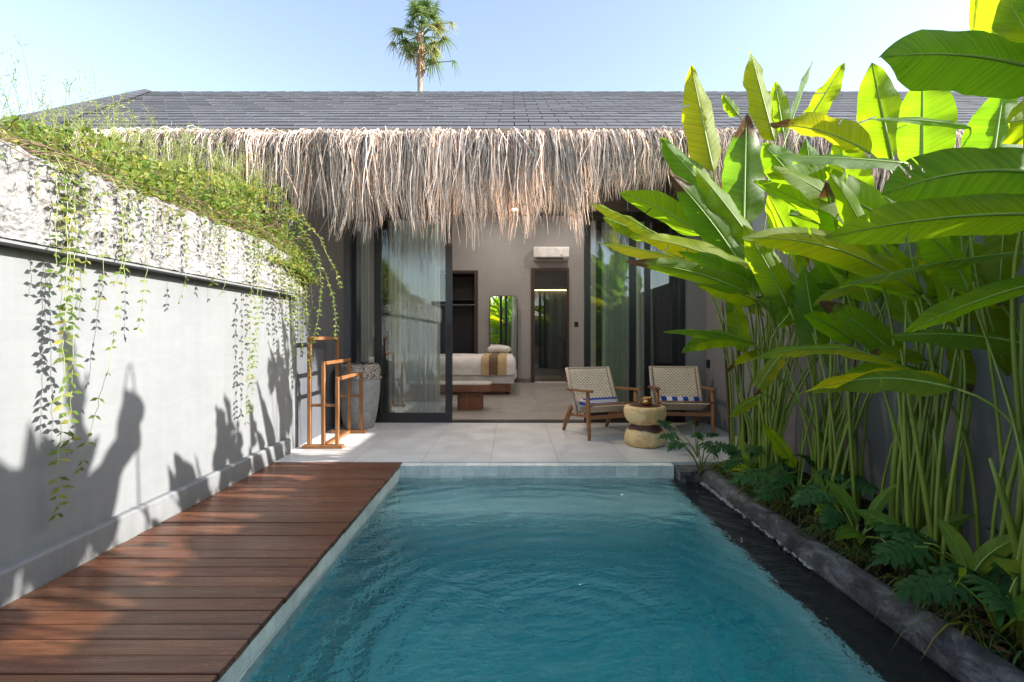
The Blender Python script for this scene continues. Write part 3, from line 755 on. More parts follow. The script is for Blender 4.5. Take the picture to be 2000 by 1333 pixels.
bn = empty("bench", (-.95, 7.3, 0), label="walnut bench with cream top and rounded pedestals in front of the bed", cat="bench")
def rrect(x0, x1, y0, y1, r, n=8):
    pts = []
    for cx, cy, a0 in ((x1 - r, y1 - r, 0), (x0 + r, y1 - r, 90), (x0 + r, y0 + r, 180), (x1 - r, y0 + r, 270)):
        for i in range(n + 1):
            a = R(a0 + 90 * i / n); pts.append((cx + r * math.cos(a), cy + r * math.sin(a)))
    return pts
def prism(pts, z0, z1, mb=None):
    mb = mb or MB(); n = len(pts)
    mb.add([(x, y, z0) for x, y in pts] + [(x, y, z1) for x, y in pts], [tuple(range(n - 1, -1, -1)), tuple(range(n, 2 * n))] + [(i, (i + 1) % n, n + (i + 1) % n, n + i) for i in range(n)])
    return mb
def fluted(pts_fn, z0, z1):
    return prism(pts_fn, z0, z1)
def flute(x0, x1, y0, y1, r, k=.006):
    base = rrect(x0, x1, y0, y1, r, 30); cx, cy = (x0 + x1) / 2, (y0 + y1) / 2; out = []; L = len(base)
    dense = []
    for i in range(L):
        a, c = Vector(base[i]), Vector(base[(i + 1) % L]); m_ = max(1, int((c - a).length / .008))
        for q in range(m_): dense.append(a.lerp(c, q / m_))
    for i, p in enumerate(dense):
        d = (p - Vector((cx, cy))).normalized(); out.append(tuple(p - d * (k * (i % 3 == 0))))
    return out
at(bn, prism(flute(-1.62, -.30, 6.98, 7.42, .12), .285, .385).build("bench_rim", M['walnut']))
at(bn, prism(rrect(-1.615, -.305, 6.985, 7.415, .12), .3855, .402).build("bench_top", M['marble']))
for cx in (-.62, -1.28):
    at(bn, prism(flute(cx - .19, cx + .19, 7.05, 7.35, .1), .004, .284).build("pedestal", M['walnut']))

# standing mirror, turned a little towards the garden
mr = empty("mirror", ((983.5 - HX) * 11.1 / F, 11.08, 0), rz=R(7.5), label="tall narrow mirror with rounded corners and black frame against the back wall", cat="mirror")
mw = .325; 
def vert_panel(pts, y0, y1):
    mb = MB(); n = len(pts); mb.add([(x, y0, z) for x, z in pts] + [(x, y1, z) for x, z in pts], [tuple(range(n)), tuple(range(2 * n - 1, n - 1, -1))] + [(i, n + i, n + (i + 1) % n, (i + 1) % n) for i in range(n)]); return mb
vert_panel(rrect(-mw + .015, mw - .015, .085, 2.005, .09), -.02, -.012).build("mirror_glass", M['mirror'], mr)
oo = rrect(-mw, mw, .07, 2.02, .105); ii = rrect(-mw + .014, mw - .014, .084, 2.006, .09); n = len(oo); b = MB()
vs = [(x, -.03, z) for x, z in oo] + [(x, -.03, z) for x, z in ii] + [(x, 0, z) for x, z in oo] + [(x, -.012, z) for x, z in ii]
fs = []
for i in range(n):
    j = (i + 1) % n; fs += [(i, j, n + j, n + i), (i, 2 * n + i, 2 * n + j, j), (n + i, n + j, 3 * n + j, 3 * n + i), (2 * n + i, 3 * n + i, 3 * n + j, 2 * n + j)]
b.add(vs, fs); b.build("mirror_frame", M['frame'], mr)
# air conditioner
ac = empty("air_conditioner", (.905, YB, 2.84), label="white wall-mounted air conditioner above the bathroom door", cat="air conditioner")
b = MB(); pr = [(0, 0), (-.16, .02), (-.21, .07), (-.215, .26), (-.19, .30), (0, .31)]
b.add([(-.405, y, z) for y, z in pr] + [(.405, y, z) for y, z in pr], [tuple(range(6)), tuple(range(11, 5, -1))] + [(i, 6 + i, 6 + (i + 1) % 6, (i + 1) % 6) for i in range(6)])
b.build("casing", M['white_plastic'], ac)
b = MB(); b.box(-.34, .27, -.208, -.15, .018, .045); b.build("air_slot", M['black_plastic'], ac)
b = MB(); b.tube([(.23, -.216, .10), (.23, -.2155, .10)], .022, 16); b.box(.215, .245, -.2175, -.216, .10, .125); b.build("badge", simple('grey_badge', (.35, .33, .32), .4, bump=0), ac)
b = MB(); b.rbox(1.455, 1.545, YB - .012, YB - .001, 1.31, 1.42, .002)
sw = b.build("light_switch", M['black_plastic']); tag(sw, "square black switch on the beige wall right of the bathroom door", "switch")
b = MB(); b.rbox(WR - .012, WR - .001, 5.95, 6.04, .70, .80, .002)
tag(b.build("wall_socket", M['black_plastic']), "black socket on the grey terrace wall above the right chair", "socket")

# ------------------------------------------------------------------ terrace things
# towel rack: three stepped arches on two feet
tr = empty("towel_rack", (-1.84, 5.06, 0), label="three-tier teak towel rack standing at the left end of the terrace", cat="towel rack")
s = .034; yF, yBk = 4.70, 5.44
for i, (x, h) in enumerate(((-1.978, 1.09), (-1.842, .845), (-1.706, .695))):
    for y in (yF, yBk):
        b = MB(); b.beam((x, y, .035), (x, y, h - s), s, s, (0, 1, 0)); at(tr, b.build("post", M['teak']))
    b = MB(); b.beam((x, yF - s / 2, h - s / 2), (x, yBk + s / 2, h - s / 2), s, s); at(tr, b.build("rail", M['teak_y']))
for y in (yF, yBk):
    b = MB(); b.beam((-1.961, y, .42), (-1.723, y, .42), .022, .028); at(tr, b.build("crossbar", M['teak_y']))
    b = MB(); b.rbox(-2.04, -1.645, y - .03, y + .03, .001, .035, .005); at(tr, b.build("foot", M['teak']))
b = MB(); b.beam((-1.842, yF + .03, .02), (-1.842, yBk - .03, .02), .05, .03); at(tr, b.build("floor_rail", M['teak_y']))

def potmat():
    m = MT('carved_concrete'); v = m.coord(); n = m.noise(v, 12, 7, .7); n2 = m.noise(v, 70, 4)
    c = m.ramp(n, [(.3, (.22, .22, .21)), (.7, (.40, .40, .385))]); c = m.mix(m.ramp(n2, [(.62, 0.0), (.7, .6)]), c, (.1, .1, .1))
    sp = m.new("SeparateXYZ"); m.l(v, sp.inputs[0])
    w = m.new("TexWave", wave_type='RINGS', rings_direction='SPHERICAL', i_Scale=7.0, i_Distortion=9.0, i_Detail=1.5, i_2=9.0) if False else m.new("TexVoronoi", feature='DISTANCE_TO_EDGE', i_Scale=13.0)
    va = m.new("VectorMath", operation='ADD'); m.l(v, va.inputs[0]); nn = m.new("TexNoise", i_Scale=7.0, i_Detail=1.0); m.l(v, nn.inputs["Vector"]); m.l(nn.outputs[1], va.inputs[1]); m.l(va.outputs[0], w.inputs[0])
    line = m.ramp(w.outputs[0], [(.05, 1.0), (.12, 0.0)])
    band = m.new("Math", operation='GREATER_THAN', i_1=.60); m.l(sp.outputs[2], band.inputs[0])
    f = m.new("Math", operation='MULTIPLY'); m.l(line, f.inputs[0]); m.l(band.outputs[0], f.inputs[1])
    pale = m.mix(band.outputs[0], c, (.46, .42, .38)); m.base(m.mix(f.outputs[0], pale, (.07, .055, .05))); m.rough(.9)
    hh = m.new("Math", operation='MULTIPLY_ADD', i_1=-1.0); m.l(f.outputs[0], hh.inputs[0]); m.l(n2, hh.inputs[2]); m.bump(hh.outputs[0], .7, .01)
    return m.mat
M['pot'] = potmat()
pot = empty("plant_pot", (-1.835, 5.78, 0), label="tall round concrete pot with carved rim band behind the towel rack", cat="pot")
b = MB(); b.lathe([(.165, .001), (.175, .02), (.20, .12), (.226, .28), (.240, .42), (.246, .55), (.247, .585), (.252, .59), (.252, .60), (.246, .606), (.248, .70), (.240, .74), (.215, .765), (.205, .76), (.20, .72), (0, .70)], n=56)
b.build("pot_body", M['pot'], pot, smooth=True)
b = MB()
for i in range(36):
    a = i * 2 * math.pi / 36; bx, by = .252 * math.cos(a), .252 * math.sin(a)
    b.lathe([(0, -.014), (.012, -.009), (.015, 0), (.012, .009), (0, .014)], (bx, by), 7)
    for j in range(len(b.v) - 35, len(b.v)): v = b.v[j]; b.v[j] = (v[0], v[1], v[2] + .597)
b.build("beaded_band", M['pot'], pot, smooth=True)
b = MB()
for i in range(9):
    a = i * .7; b.rbox(-.05, .05, -.035, .035, .72, .79 + .012 * (i % 3), .012, Matrix.Translation((.13 * math.cos(a), .13 * math.sin(a), -.03)) @ Matrix.Rotation(a, 4, 'Z'))
b.build("stones", M['bath_wall'], pot)

# wicker lounge chairs
def cord_mat():
    m = MT('woven_cord'); tc = m.new("TexCoord"); sp = m.new("SeparateXYZ"); m.l(tc.outputs["UV"], sp.inputs[0])
    def sn(src, k, ph=None):
        a = m.new("Math", operation='MULTIPLY', i_1=k); m.l(src, a.inputs[0]); s_ = m.new("Math", operation='SINE')
        if ph is not None:
            ad = m.new("Math", operation='ADD'); m.l(a.outputs[0], ad.inputs[0]); m.l(ph, ad.inputs[1]); m.l(ad.outputs[0], s_.inputs[0])
        else: m.l(a.outputs[0], s_.inputs[0])
        return s_.outputs[0]
    fl = m.new("Math", operation='MULTIPLY', i_1=24.0); m.l(sp.outputs[0], fl.inputs[0]); f2 = m.new("Math", operation='FLOOR'); m.l(fl.outputs[0], f2.inputs[0])
    ph = m.new("Math", operation='MULTIPLY', i_1=math.pi); m.l(f2.outputs[0], ph.inputs[0])
    a = sn(sp.outputs[0], 24 * math.pi); c = sn(sp.outputs[1], 26 * 2 * math.pi / 2, ph.outputs[0])
    aa = m.new("Math", operation='ABSOLUTE'); m.l(a, aa.inputs[0]); cc = m.new("Math", operation='ABSOLUTE'); m.l(c, cc.inputs[0])
    # stagger neighbouring strands by half a stitch
    h = m.new("Math", operation='MULTIPLY'); m.l(aa.outputs[0], h.inputs[0])
    cs = m.new("Math", operation='MULTIPLY_ADD', i_1=.5, i_2=.5); m.l(c, cs.inputs[0]); m.l(cs.outputs[0], h.inputs[1])
    n = m.noise(m.coord(), 18, 4)
    col = m.ramp(h.outputs[0], [(.0, (.25, .17, .10)), (.04, (.70, .57, .41)), (.4, (.95, .82, .63))]); col = m.mix(.4, col, m.ramp(n, [(.3, .7), (.7, 1.1)]), 'MULTIPLY')
    m.base(col); m.rough(.85); m.bump(h.outputs[0], .9, .008); return m.mat
M['cord'] = cord_mat()
M['wrap'] = simple('wound_cord', (.52, .42, .32), .85, ns=30, stretch=(1, 1, 6), var=.3, bump=.5)

def chair_parts(root):
    W = .295
    for sx in (-1, 1):
        x = sx * W
        b = MB(); b.tube([(x, -.30, .001), (x, -.285, .15), (x, -.27, .36), (x, -.265, .505)], [.018, .027, .031, .021], 10, flat=.8); b.build("leg", M['teak'], root, smooth=True)
        b = MB(); b.tube([(x * .97, .33, .001), (x * .97, .26, .12), (x * .97, .13, .30)], [.019, .025, .028], 10); b.build("leg", M['teak'], root, smooth=True)
        b = MB(); b.beam((x * .93, -.27, .25), (x * .93, .20, .20), .022, .035); b.build("side_rail", M['teak_y'], root)
        # arm rest: flat, flaring at the front
        b = MB(); pts = []
        for i in range(11):
            t = i / 10; y = -.36 + .55 * t; wd = .034 - .014 * math.sin(min(1, t * 1.3) * math.pi * .5) + (.0 if i else -.012); pts.append((y, wd))
        top = [(x + sx * .006 + w_, y) for y, w_ in pts] + [(x + sx * .006 - w_, y) for y, w_ in reversed(pts)]
        n_ = len(top); zf = lambda y: .522 - (y + .36) * .06
        b.add([(a, y, zf(y) - .014) for a, y in top] + [(a, y, zf(y) + .010) for a, y in top], [tuple(range(n_)), tuple(range(2 * n_ - 1, n_ - 1, -1))] + [(i, n_ + i, n_ + (i + 1) % n_, (i + 1) % n_) for i in range(n_)])
        b.build("armrest", M['teak_y'], root)
        b = MB(); b.tube([(x * .93, .03, .22), (x * .93, .10, .36), (x * .93, .19, .54), (x * .93, .28, .725)], [.02, .022, .022, .018], 8); b.build("back_post", M['wrap'], root, smooth=True)
    b = MB(); b.beam((-W, -.28, .235), (W, -.28, .235), .024, .04, (0, 0, 1)); b.build("front_rail", M['teak_y'], root)
    b = MB(); b.tube([(-W - .015, -.285, .365), (W + .015, -.285, .365)], .017, 10); b.build("seat_rail", M['teak_y'], root, smooth=True)
    b = MB(); b.beam((-W * .9, .28, .715), (W * .9, .28, .715), .022, .03); b.build("top_rail", M['wrap'], root)
    b = MB(); nu, nv = 30, 12
    def seat(u, v):
        x = (-1 + 2 * u) * (W - .035); y = -.305 + v * .345; z = .382 - v * .14 - .022 * math.sin(v * math.pi) * (1 - (2 * u - 1) ** 2 * .5)
        if v < .001: z -= .03
        return (x, y, z)
    s0 = b.grid(nu, nv, seat)
    for j in range(nv + 1):
        for i in range(nu + 1): b.uv[s0 + j * (nu + 1) + i] = (i / nu, j / nv)
    b.build("seat", M['cord'], root, smooth=True, solid=.014)
    b = MB()
    def back(u, v):
        x = (-1 + 2 * u) * (W - .045); t = v; y = .035 + t * .245; z = .235 + t * .48; q = .03 * math.sin(v * math.pi) * (1 - (2 * u - 1) ** 2 * .6)
        return (x, y + q * .9, z - q * .4)
    s0 = b.grid(nu, nv, back)
    for j in range(nv + 1):
        for i in range(nu + 1): b.uv[s0 + j * (nu + 1) + i] = (i / nu, j / nv)
    b.build("backrest", M['cord'], root, smooth=True, solid=.014)
ch1 = empty("lounge_chair", (0, 0, 0), label="left wicker lounge chair turned towards the stump table, holding a folded towel", cat="chair", group="wicker lounge chairs on the terrace")
chair_parts(ch1)
ch2 = ch1.copy(); scene.collection.objects.link(ch2)
ch2["label"] = "right wicker lounge chair against the grey wall, holding a rolled striped towel"
for c in list(ch1.children):
    d = c.copy(); scene.collection.objects.link(d); d.parent = ch2
ch1.location = (.985, 5.42, 0); ch1.rotation_euler.z = R(20)
ch2.location = (1.935, 5.58, 0); ch2.rotation_euler.z = R(-6)

def towelmat(name, k, axis):
    m = MT(name); sp = m.new("SeparateXYZ"); m.l(m.coord(), sp.inputs[0])
    a = m.new("Math", operation='MULTIPLY_ADD', i_1=k, i_2=.3); m.l(sp.outputs[axis], a.inputs[0]); f = m.new("Math", operation='FRACT'); m.l(a.outputs[0], f.inputs[0])
    g = m.new("Math", operation='GREATER_THAN', i_1=.5); m.l(f.outputs[0], g.inputs[0])
    m.base(m.mix(g.outputs[0], (.78, .78, .82), (.02, .07, .36))); m.rough(.95); m.bump(m.noise(m.coord(), 90, 4), .8, .006); return m.mat
tw = empty("towel", ch2.location, rz=R(-6), label="rolled blue and white striped towel on the right chair", cat="towel")
b = MB(); b.tube([(-.235, -.05, .345), (-.23, -.05, .345), (0, -.05, .338), (.225, -.05, .345), (.23, -.05, .345)], [.025, .058, .06, .058, .025], 20)
b.build("rolled_cloth", towelmat('striped_towel_cross', 8.3, 0), tw, smooth=True)
tw = empty("towel", ch1.location, rz=R(20), label="folded white towel with blue bands on the left chair", cat="towel")
t2m = towelmat('striped_towel_long', 16.0, 2)
b = MB(); b.rbox(-.22, .22, -.14, .06, .30, .345, .018, Matrix.Rotation(R(-10), 4, 'X')); b.rbox(-.21, .215, -.12, .055, .345, .395, .02, Matrix.Rotation(R(-10), 4, 'X'))
b.build("folded_cloth", t2m, tw, smooth=True)

def stumpmat():
    m = MT('carved_stump_wood'); v = m.coord(); sp = m.new("SeparateXYZ"); m.l(v, sp.inputs[0]); n = m.noise(v, 9, 6, .6, 1.0); wv = m.noise(v, 4, 3)
    pale = m.ramp(n, [(.3, (.58, .32, .11)), (.5, (.80, .58, .28)), (.8, (.86, .69, .38))])
    ad = m.new("Math", operation='MULTIPLY_ADD', i_1=.12); m.l(wv, ad.inputs[0]); m.l(sp.outputs[2], ad.inputs[2])
    band = m.ramp(ad.outputs[0], [(.205, 0.0), (.215, 1.0), (.268, 1.0), (.276, 0.0)])
    geo = m.new("NewGeometry"); sn = m.new("SeparateXYZ"); m.l(geo.outputs["Normal"], sn.inputs[0])
    tp = m.new("Math", operation='GREATER_THAN', i_1=.9); m.l(sn.outputs[2], tp.inputs[0]); z3 = m.new("Math", operation='GREATER_THAN', i_1=.36); m.l(sp.outputs[2], z3.inputs[0])
    rr = m.new("VectorMath", operation='LENGTH'); cxy = m.new("CombineXYZ"); m.l(sp.outputs[0], cxy.inputs[0]); m.l(sp.outputs[1], cxy.inputs[1]); m.l(cxy.outputs[0], rr.inputs[0])
    ra = m.new("Math", operation='MULTIPLY_ADD', i_1=.08); m.l(wv, ra.inputs[0]); m.l(rr.outputs["Value"], ra.inputs[2]); ri = m.new("Math", operation='LESS_THAN', i_1=.20); m.l(ra.outputs[0], ri.inputs[0])
    t1 = m.new("Math", operation='MULTIPLY'); m.l(tp.outputs[0], t1.inputs[0]); m.l(z3.outputs[0], t1.inputs[1]); t2 = m.new("Math", operation='MULTIPLY'); m.l(t1.outputs[0], t2.inputs[0]); m.l(ri.outputs[0], t2.inputs[1])
    mxx = m.new("Math", operation='MAXIMUM'); m.l(t2.outputs[0], mxx.inputs[0]); m.l(band, mxx.inputs[1])
    m.base(m.mix(mxx.outputs[0], pale, m.ramp(n, [(.3, (.05, .018, .015)), (.7, (.15, .06, .045))]))); m.rough(.5); m.bump(n, .4, .01); return m.mat
M['stump'] = stumpmat()
b = MB()
wob = lambda a, z: 1 + .02 * math.sin(2 * a + z * 6) + .018 * math.sin(3 * a + 1) + .006 * math.sin(9 * a + z * 20)
prof = [(.175, .001), (.195, .012), (.205, .04), (.205, .08), (.192, .125), (.165, .165), (.142, .190), (.135, .20), (.137, .212), (.155, .222), (.180, .245), (.200, .285), (.206, .33), (.203, .37), (.192, .388), (.17, .394), (.10, .395), (0, .395)]
b.lathe(prof, n=64, wob=wob); b.build("stump_table", M['stump'], smooth=True, loc=(1.345, 4.87, 0))
tag(bpy.data.objects["stump_table"], "pale hourglass-shaped wooden stump table with dark waist between the chairs", "side table")
b = MB(); b.lathe([(.035, .0), (.05, .006), (.058, .025), (.059, .045), (.052, .060), (.050, .066), (.062, .068), (.062, .080), (.052, .084), (.048, .083), (.045, .06), (0, .055)], n=36)
tag(b.build("brass_bowl", M['brass'], smooth=True, loc=(1.355, 4.85, .3965)), "small round brass bowl standing on the stump table", "bowl")

# ------------------------------------------------------------------ heliconia plants
random.seed(5)
bases = [(2.03, 4.2), (2.02, 3.92), (1.95, 3.58), (2.12, 3.25), (2.0, 2.95), (2.15, 2.62), (2.02, 2.32), (2.18, 2.02), (2.0, 1.78), (2.2, 1.42)]
wherep = ["nearest the terrace, its stalks leaning over the right chair", "second from the terrace, with tall upright leaves beside the thatch", "third from the terrace, with the single tallest upright leaf tips", "fourth from the terrace, standing close to the grey wall", "fifth from the terrace, rising above the lobed ground plants",
          "in the middle of the row near the grey wall, with brown dry stalks", "beyond the middle of the row, with a long arching pale leaf", "third from the right end, with a broad upright yellow leaf against the roof", "second from the right end, with long horizontal leaves over the kerb", "at the right edge of the picture, holding the largest overhanging leaf"]
plants = [empty("heliconia_plant", (x, y, -.05), label="tall heliconia " + wherep[i], cat="plant", group="heliconia plants in the planting bed") for i, (x, y) in enumerate(bases)]
def blade(p0, p1, width, roll=0, arch=.06, fold=.18, tears=0, taper=.55, curl=0, mat='leaf', parent=None, name="leaf", bx=.0):
    p0 = Vector(p0); p1 = Vector(p1); ax = p1 - p0; L = ax.length; d = ax.normalized()
    mid = (p0 + p1) / 2; view = (Vector((0, 0, CZ)) - mid).normalized()
    nrm = (view - d * view.dot(d)).normalized(); nrm = Matrix.Rotation(R(roll), 3, d) @ nrm
    upv = Vector((0, 0, 1)); upv = (upv - d * upv.dot(d)); upv = upv if upv.length > .25 else nrm * .5
    side0 = d.cross(nrm).normalized()
    ts = [i / 22 for i in range(23)]; slit = []
    for k in range(tears):
        t = U(.25, .85); sd = random.choice((-1, 1)); slit.append((t, sd, U(.1, .55), U(.006, .016)))
        ts += [t - .5 * slit[-1][3], t + .5 * slit[-1][3]]
    ts = sorted(ts); us = [-1, -.8, -.55, -.28, 0, .28, .55, .8, 1]; b = MB(); n = len(us)
    ph = U(0, 6); ph2 = U(0, 6); wv = U(.02, .05) * width * 2; asym = U(.92, 1.08)
    def mp(t): return p0 + ax * t + upv * (arch * 4 * t * (1 - t)) + side0 * (bx * 4 * t * (1 - t)) - Vector((0, 0, curl * max(0, t - .6) ** 2 * 4))
    for t in ts:
        tg = (mp(min(1, t + .02)) - mp(max(0, t - .02))).normalized(); nn = (nrm - tg * nrm.dot(tg)).normalized(); sd = tg.cross(nn)
        w_ = width / 2 * (min(1, (t / .16)) ** .55 if t < .16 else 1) * (max(0, 1 - ((t - taper) / (1 - taper)) ** 2.0) ** .9 if t > taper else 1) * (1 - .10 * (1 - t))
        w_ = max(w_, .002)
        for u in us:
            ww = w_ * (asym if u > 0 else 2 - asym); au = abs(u)
            off = -fold * au * ww + wv * math.sin(t * 17 + ph + (2 if u > 0 else 0)) * au ** 2 + .35 * wv * math.sin(t * 41 + ph2) * au ** 2 - .25 * fold * ww * au ** 3
            v = mp(t) + sd * (u * ww) * (1 - .12 * fold * au) + nn * off
            b.v.append(tuple(v)); b.uv[len(b.v) - 1] = (t, u)
    for j in range(len(ts) - 1):
        for i in range(n - 1):
            tm = (ts[j] + ts[j + 1]) / 2; um = (us[i] + us[i + 1]) / 2; skip = False
            for (t, s_, lo, wdt) in slit:
                if abs(tm - t) < wdt * .5 and um * s_ > lo: skip = True
            if not skip: b.f.append((j * n + i, j * n + i + 1, (j + 1) * n + i + 1, (j + 1) * n + i)); b.m.append(0)
    o = b.build(name, M[mat], None, smooth=True)
    if parent: at(parent, o)
    r0 = .0035 + width * .022; rb = MB(); rb.tube([mp(t) - nrm * (r0 * .2) for t in [i / 12 for i in range(13)]], [r0 * (1 - .85 * i / 12) for i in range(13)], 6)
    mo = rb.build("midrib", M['midrib'], None, smooth=True); mo.parent = o
    if parent: mo.matrix_parent_inverse = o.matrix_parent_inverse.inverted() if False else Matrix.Identity(4)
    return mp(0), (mp(.06) - mp(0)).normalized()
def petiole(parent, base, p, dirn, r=.009, mat='stalk', name="leaf_stalk"):
    b0 = Vector((base[0] + random.gauss(0, .07), base[1] + random.gauss(0, .07), -.06)); H = (p - b0).length
    c1 = b0 + Vector((random.gauss(0, .03), random.gauss(0, .03), H * .55)); c2 = p - dirn * H * .28
    pts = []; 
    for i in range(13):
        t = i / 12; q = 1 - t
        pts.append(b0 * q ** 3 + c1 * 3 * q * q * t + c2 * 3 * q * t * t + p * t ** 3)
    rb = MB(); rb.tube(pts, [r * (1.5 - .75 * min(1, i / 9)) if i < 12 else r * .7 for i in range(13)], 8)
    return at(parent, rb.build(name, M[mat], None, smooth=True))
def nearest(Y): return min(range(len(bases)), key=lambda i: abs(bases[i][1] - Y))
# base px, base py, base Y, tip px, tip py, tip Y, width px, roll, arch, tears, material
LV = [
 (1393, 335, 4.1, 1350, 128, 4.0, 74, 25, .0, 0, 'leaf'), (1512, 275, 3.9, 1466, 100, 3.8, 56, 40, .0, 0, 'leaf'), (1530, 262, 3.9, 1514, 160, 3.9, 40, 10, 0, 0, 'leaf'),
 (1543, 245, 3.7, 1588, 120, 3.7, 26, 60, 0, 0, 'leaf'), (1570, 250, 3.6, 1650, 122, 3.5, 52, -30, 0, 1, 'leaf'), (1442, 225, 4.0, 1411, 184, 4.0, 26, 20, 0, 0, 'leaf'),
 (1742, 310, 3.0, 1703, 122, 2.9, 84, 15, 0, 1, 'leaf'), (1800, 325, 2.8, 1802, 140, 2.8, 104, -10, 0, 0, 'leaf'),
 (2075, 150, 1.75, 1722, 112, 1.75, 128, 20, .04, 0, 'leaf'), (1990, -160, 2.0, 1955, 84, 1.95, 150, 10, 0, 0, 'leaf'), (1935, 330, 2.5, 1962, 165, 2.5, 110, 10, 0, 0, 'leaf'),
 (2080, 250, 1.9, 1968, 240, 1.9, 100, 0, .02, 0, 'leaf'), (2075, 345, 1.65, 1722, 382, 1.7, 122, 15, .05, 2, 'leaf'), (2080, 420, 1.6, 1612, 466, 1.65, 92, -12, .03, 1, 'leaf'),
 (1775, 320, 2.5, 1510, 305, 2.5, 60, 66, .01, 1, 'leaf'), (1745, 440, 2.6, 1497, 340, 2.6, 84, -8, .05, 2, 'leaf'), (1800, 575, 2.35, 1448, 466, 2.3, 70, 10, .09, 1, 'leaf'),
 (1460, 470, 3.9, 1290, 270, 3.7, 74, 30, .02, 1, 'leaf'), (1448, 520, 3.7, 1307, 338, 3.5, 70, 10, .04, 2, 'leaf_brown'), (1372, 462, 4.0, 1210, 378, 3.8, 62, -25, .05, 0, 'leaf'), (1310, 478, 4.1, 1147, 396, 4.0, 36, 50, .04, 0, 'leaf'),
 (1275, 462, 4.3, 1178, 425, 4.3, 40, 20, .0, 0, 'leaf'), (1490, 550, 3.6, 1238, 462, 3.5, 56, 15, .06, 1, 'leaf'), (1420, 535, 3.8, 1168, 474, 3.7, 40, 55, .03, 0, 'leaf'), (1500, 575, 3.6, 1325, 492, 3.4, 46, -20, .03, 0, 'leaf'),
 (1465, 575, 3.4, 1222, 512, 3.3, 44, -10, .05, 1, 'leaf_brown'), (1480, 590, 3.5, 1362, 558, 3.4, 46, 10, .03, 0, 'leaf'), (1475, 672, 3.5, 1296, 648, 3.4, 34, 62, .05, 0, 'leaf'), (1450, 662, 3.6, 1332, 690, 3.5, 44, 15, .06, 1, 'leaf'),
 (1475, 480, 3.7, 1355, 325, 3.5, 56, 35, .02, 0, 'leaf'), (1452, 440, 3.8, 1458, 225, 3.8, 92, 5, 0, 0, 'leaf_brown'), (1700, 300, 2.9, 1505, 245, 2.9, 64, -35, .05, 1, 'leaf_brown'),
 (1540, 600, 3.1, 1452, 440, 3.0, 66, 10, .02, 1, 'leaf'), (1520, 640, 3.2, 1640, 495, 3.1, 50, 25, 0, 0, 'leaf'), (1765, 712, 2.5, 1600, 590, 2.5, 62, -10, .04, 1, 'leaf_brown'),
 (1798, 735, 2.25, 1455, 708, 2.2, 40, 52, .10, 0, 'leaf'), (1668, 670, 2.7, 1572, 615, 2.6, 46, 0, .02, 0, 'leaf'), (1862, 752, 2.2, 1558, 772, 2.1, 44, -48, .05, 1, 'leaf'), (2060, 545, 1.7, 1764, 652, 1.75, 46, -20, .02, 0, 'leaf'),
 (1890, 470, 2.4, 1968, 736, 2.35, 74, 10, .02, 1, 'leaf'), (1965, 390, 2.2, 1950, 600, 2.15, 70, -20, .0, 0, 'leaf_brown'), (1850, 430, 2.6, 1835, 620, 2.6, 66, 10, .0, 1, 'leaf'), (1865, 665, 2.3, 1888, 778, 2.25, 46, 10, 0, 0, 'leaf_brown'),
 (2050, 490, 1.9, 1640, 562, 2.0, 40, 68, .03, 0, 'leaf'), (1810, 590, 2.4, 1645, 553, 2.4, 42, -30, .03, 0, 'leaf'), (1530, 690, 3.0, 1472, 775, 2.95, 34, 10, .02, 0, 'leaf_brown'), (1482, 775, 3.4, 1424, 816, 3.3, 24, 20, .01, 0, 'leaf'),
 (1555, 915, 3.3, 1488, 826, 3.2, 30, 15, .01, 0, 'leaf'), (1810, 705, 2.4, 1700, 690, 2.35, 34, 10, .02, 3, 'leaf_brown'), (1600, 470, 3.1, 1575, 270, 3.1, 90, 20, 0, 0, 'leaf'), (1660, 420, 3.0, 1640, 262, 3.0, 96, -15, 0, 0, 'leaf'),
 (1560, 360, 3.3, 1490, 280, 3.3, 70, 10, 0, 0, 'leaf'), (1710, 590, 2.7, 1600, 440, 2.7, 70, 15, .02, 1, 'leaf'), (1780, 640, 2.6, 1720, 470, 2.6, 76, -15, .02, 1, 'leaf'), (1650, 560, 3.0, 1545, 410, 2.9, 62, 35, .02, 0, 'leaf'),
 (1880, 640, 2.5, 1800, 440, 2.5, 76, 30, .02, 0, 'leaf'), (1600, 690, 3.0, 1570, 520, 3.0, 66, 10, 0, 0, 'leaf'), (1455, 690, 3.8, 1425, 560, 3.8, 44, 15, 0, 0, 'leaf'), (1700, 500, 2.8, 1540, 420, 2.8, 60, -10, .04, 0, 'leaf'),
 (1900, 250, 2.6, 1700, 235, 2.6, 20, 40, .02, 0, 'leaf'), (1690, 590, 2.9, 1740, 430, 2.9, 70, 0, 0, 0, 'leaf'), (1560, 500, 3.3, 1500, 380, 3.3, 70, -20, 0, 0, 'leaf')]
for (bx_, by_, bY, tx, ty, tY, wp, roll, arch, tears, mt) in LV:
    i = nearest(bY + .12); a = P(bx_, by_, bY); t = P(tx, ty, tY)
    p, d = blade(a, t, wp * (bY + tY) / 2 / F * .95, roll, arch, U(.2, .5), tears + random.choice((0, 0, 1)), U(.36, .55) if bY > 1.95 else U(.58, .7), mat=mt, parent=plants[i])
    petiole(plants[i], bases[i], p, d, U(.0055, .0085))
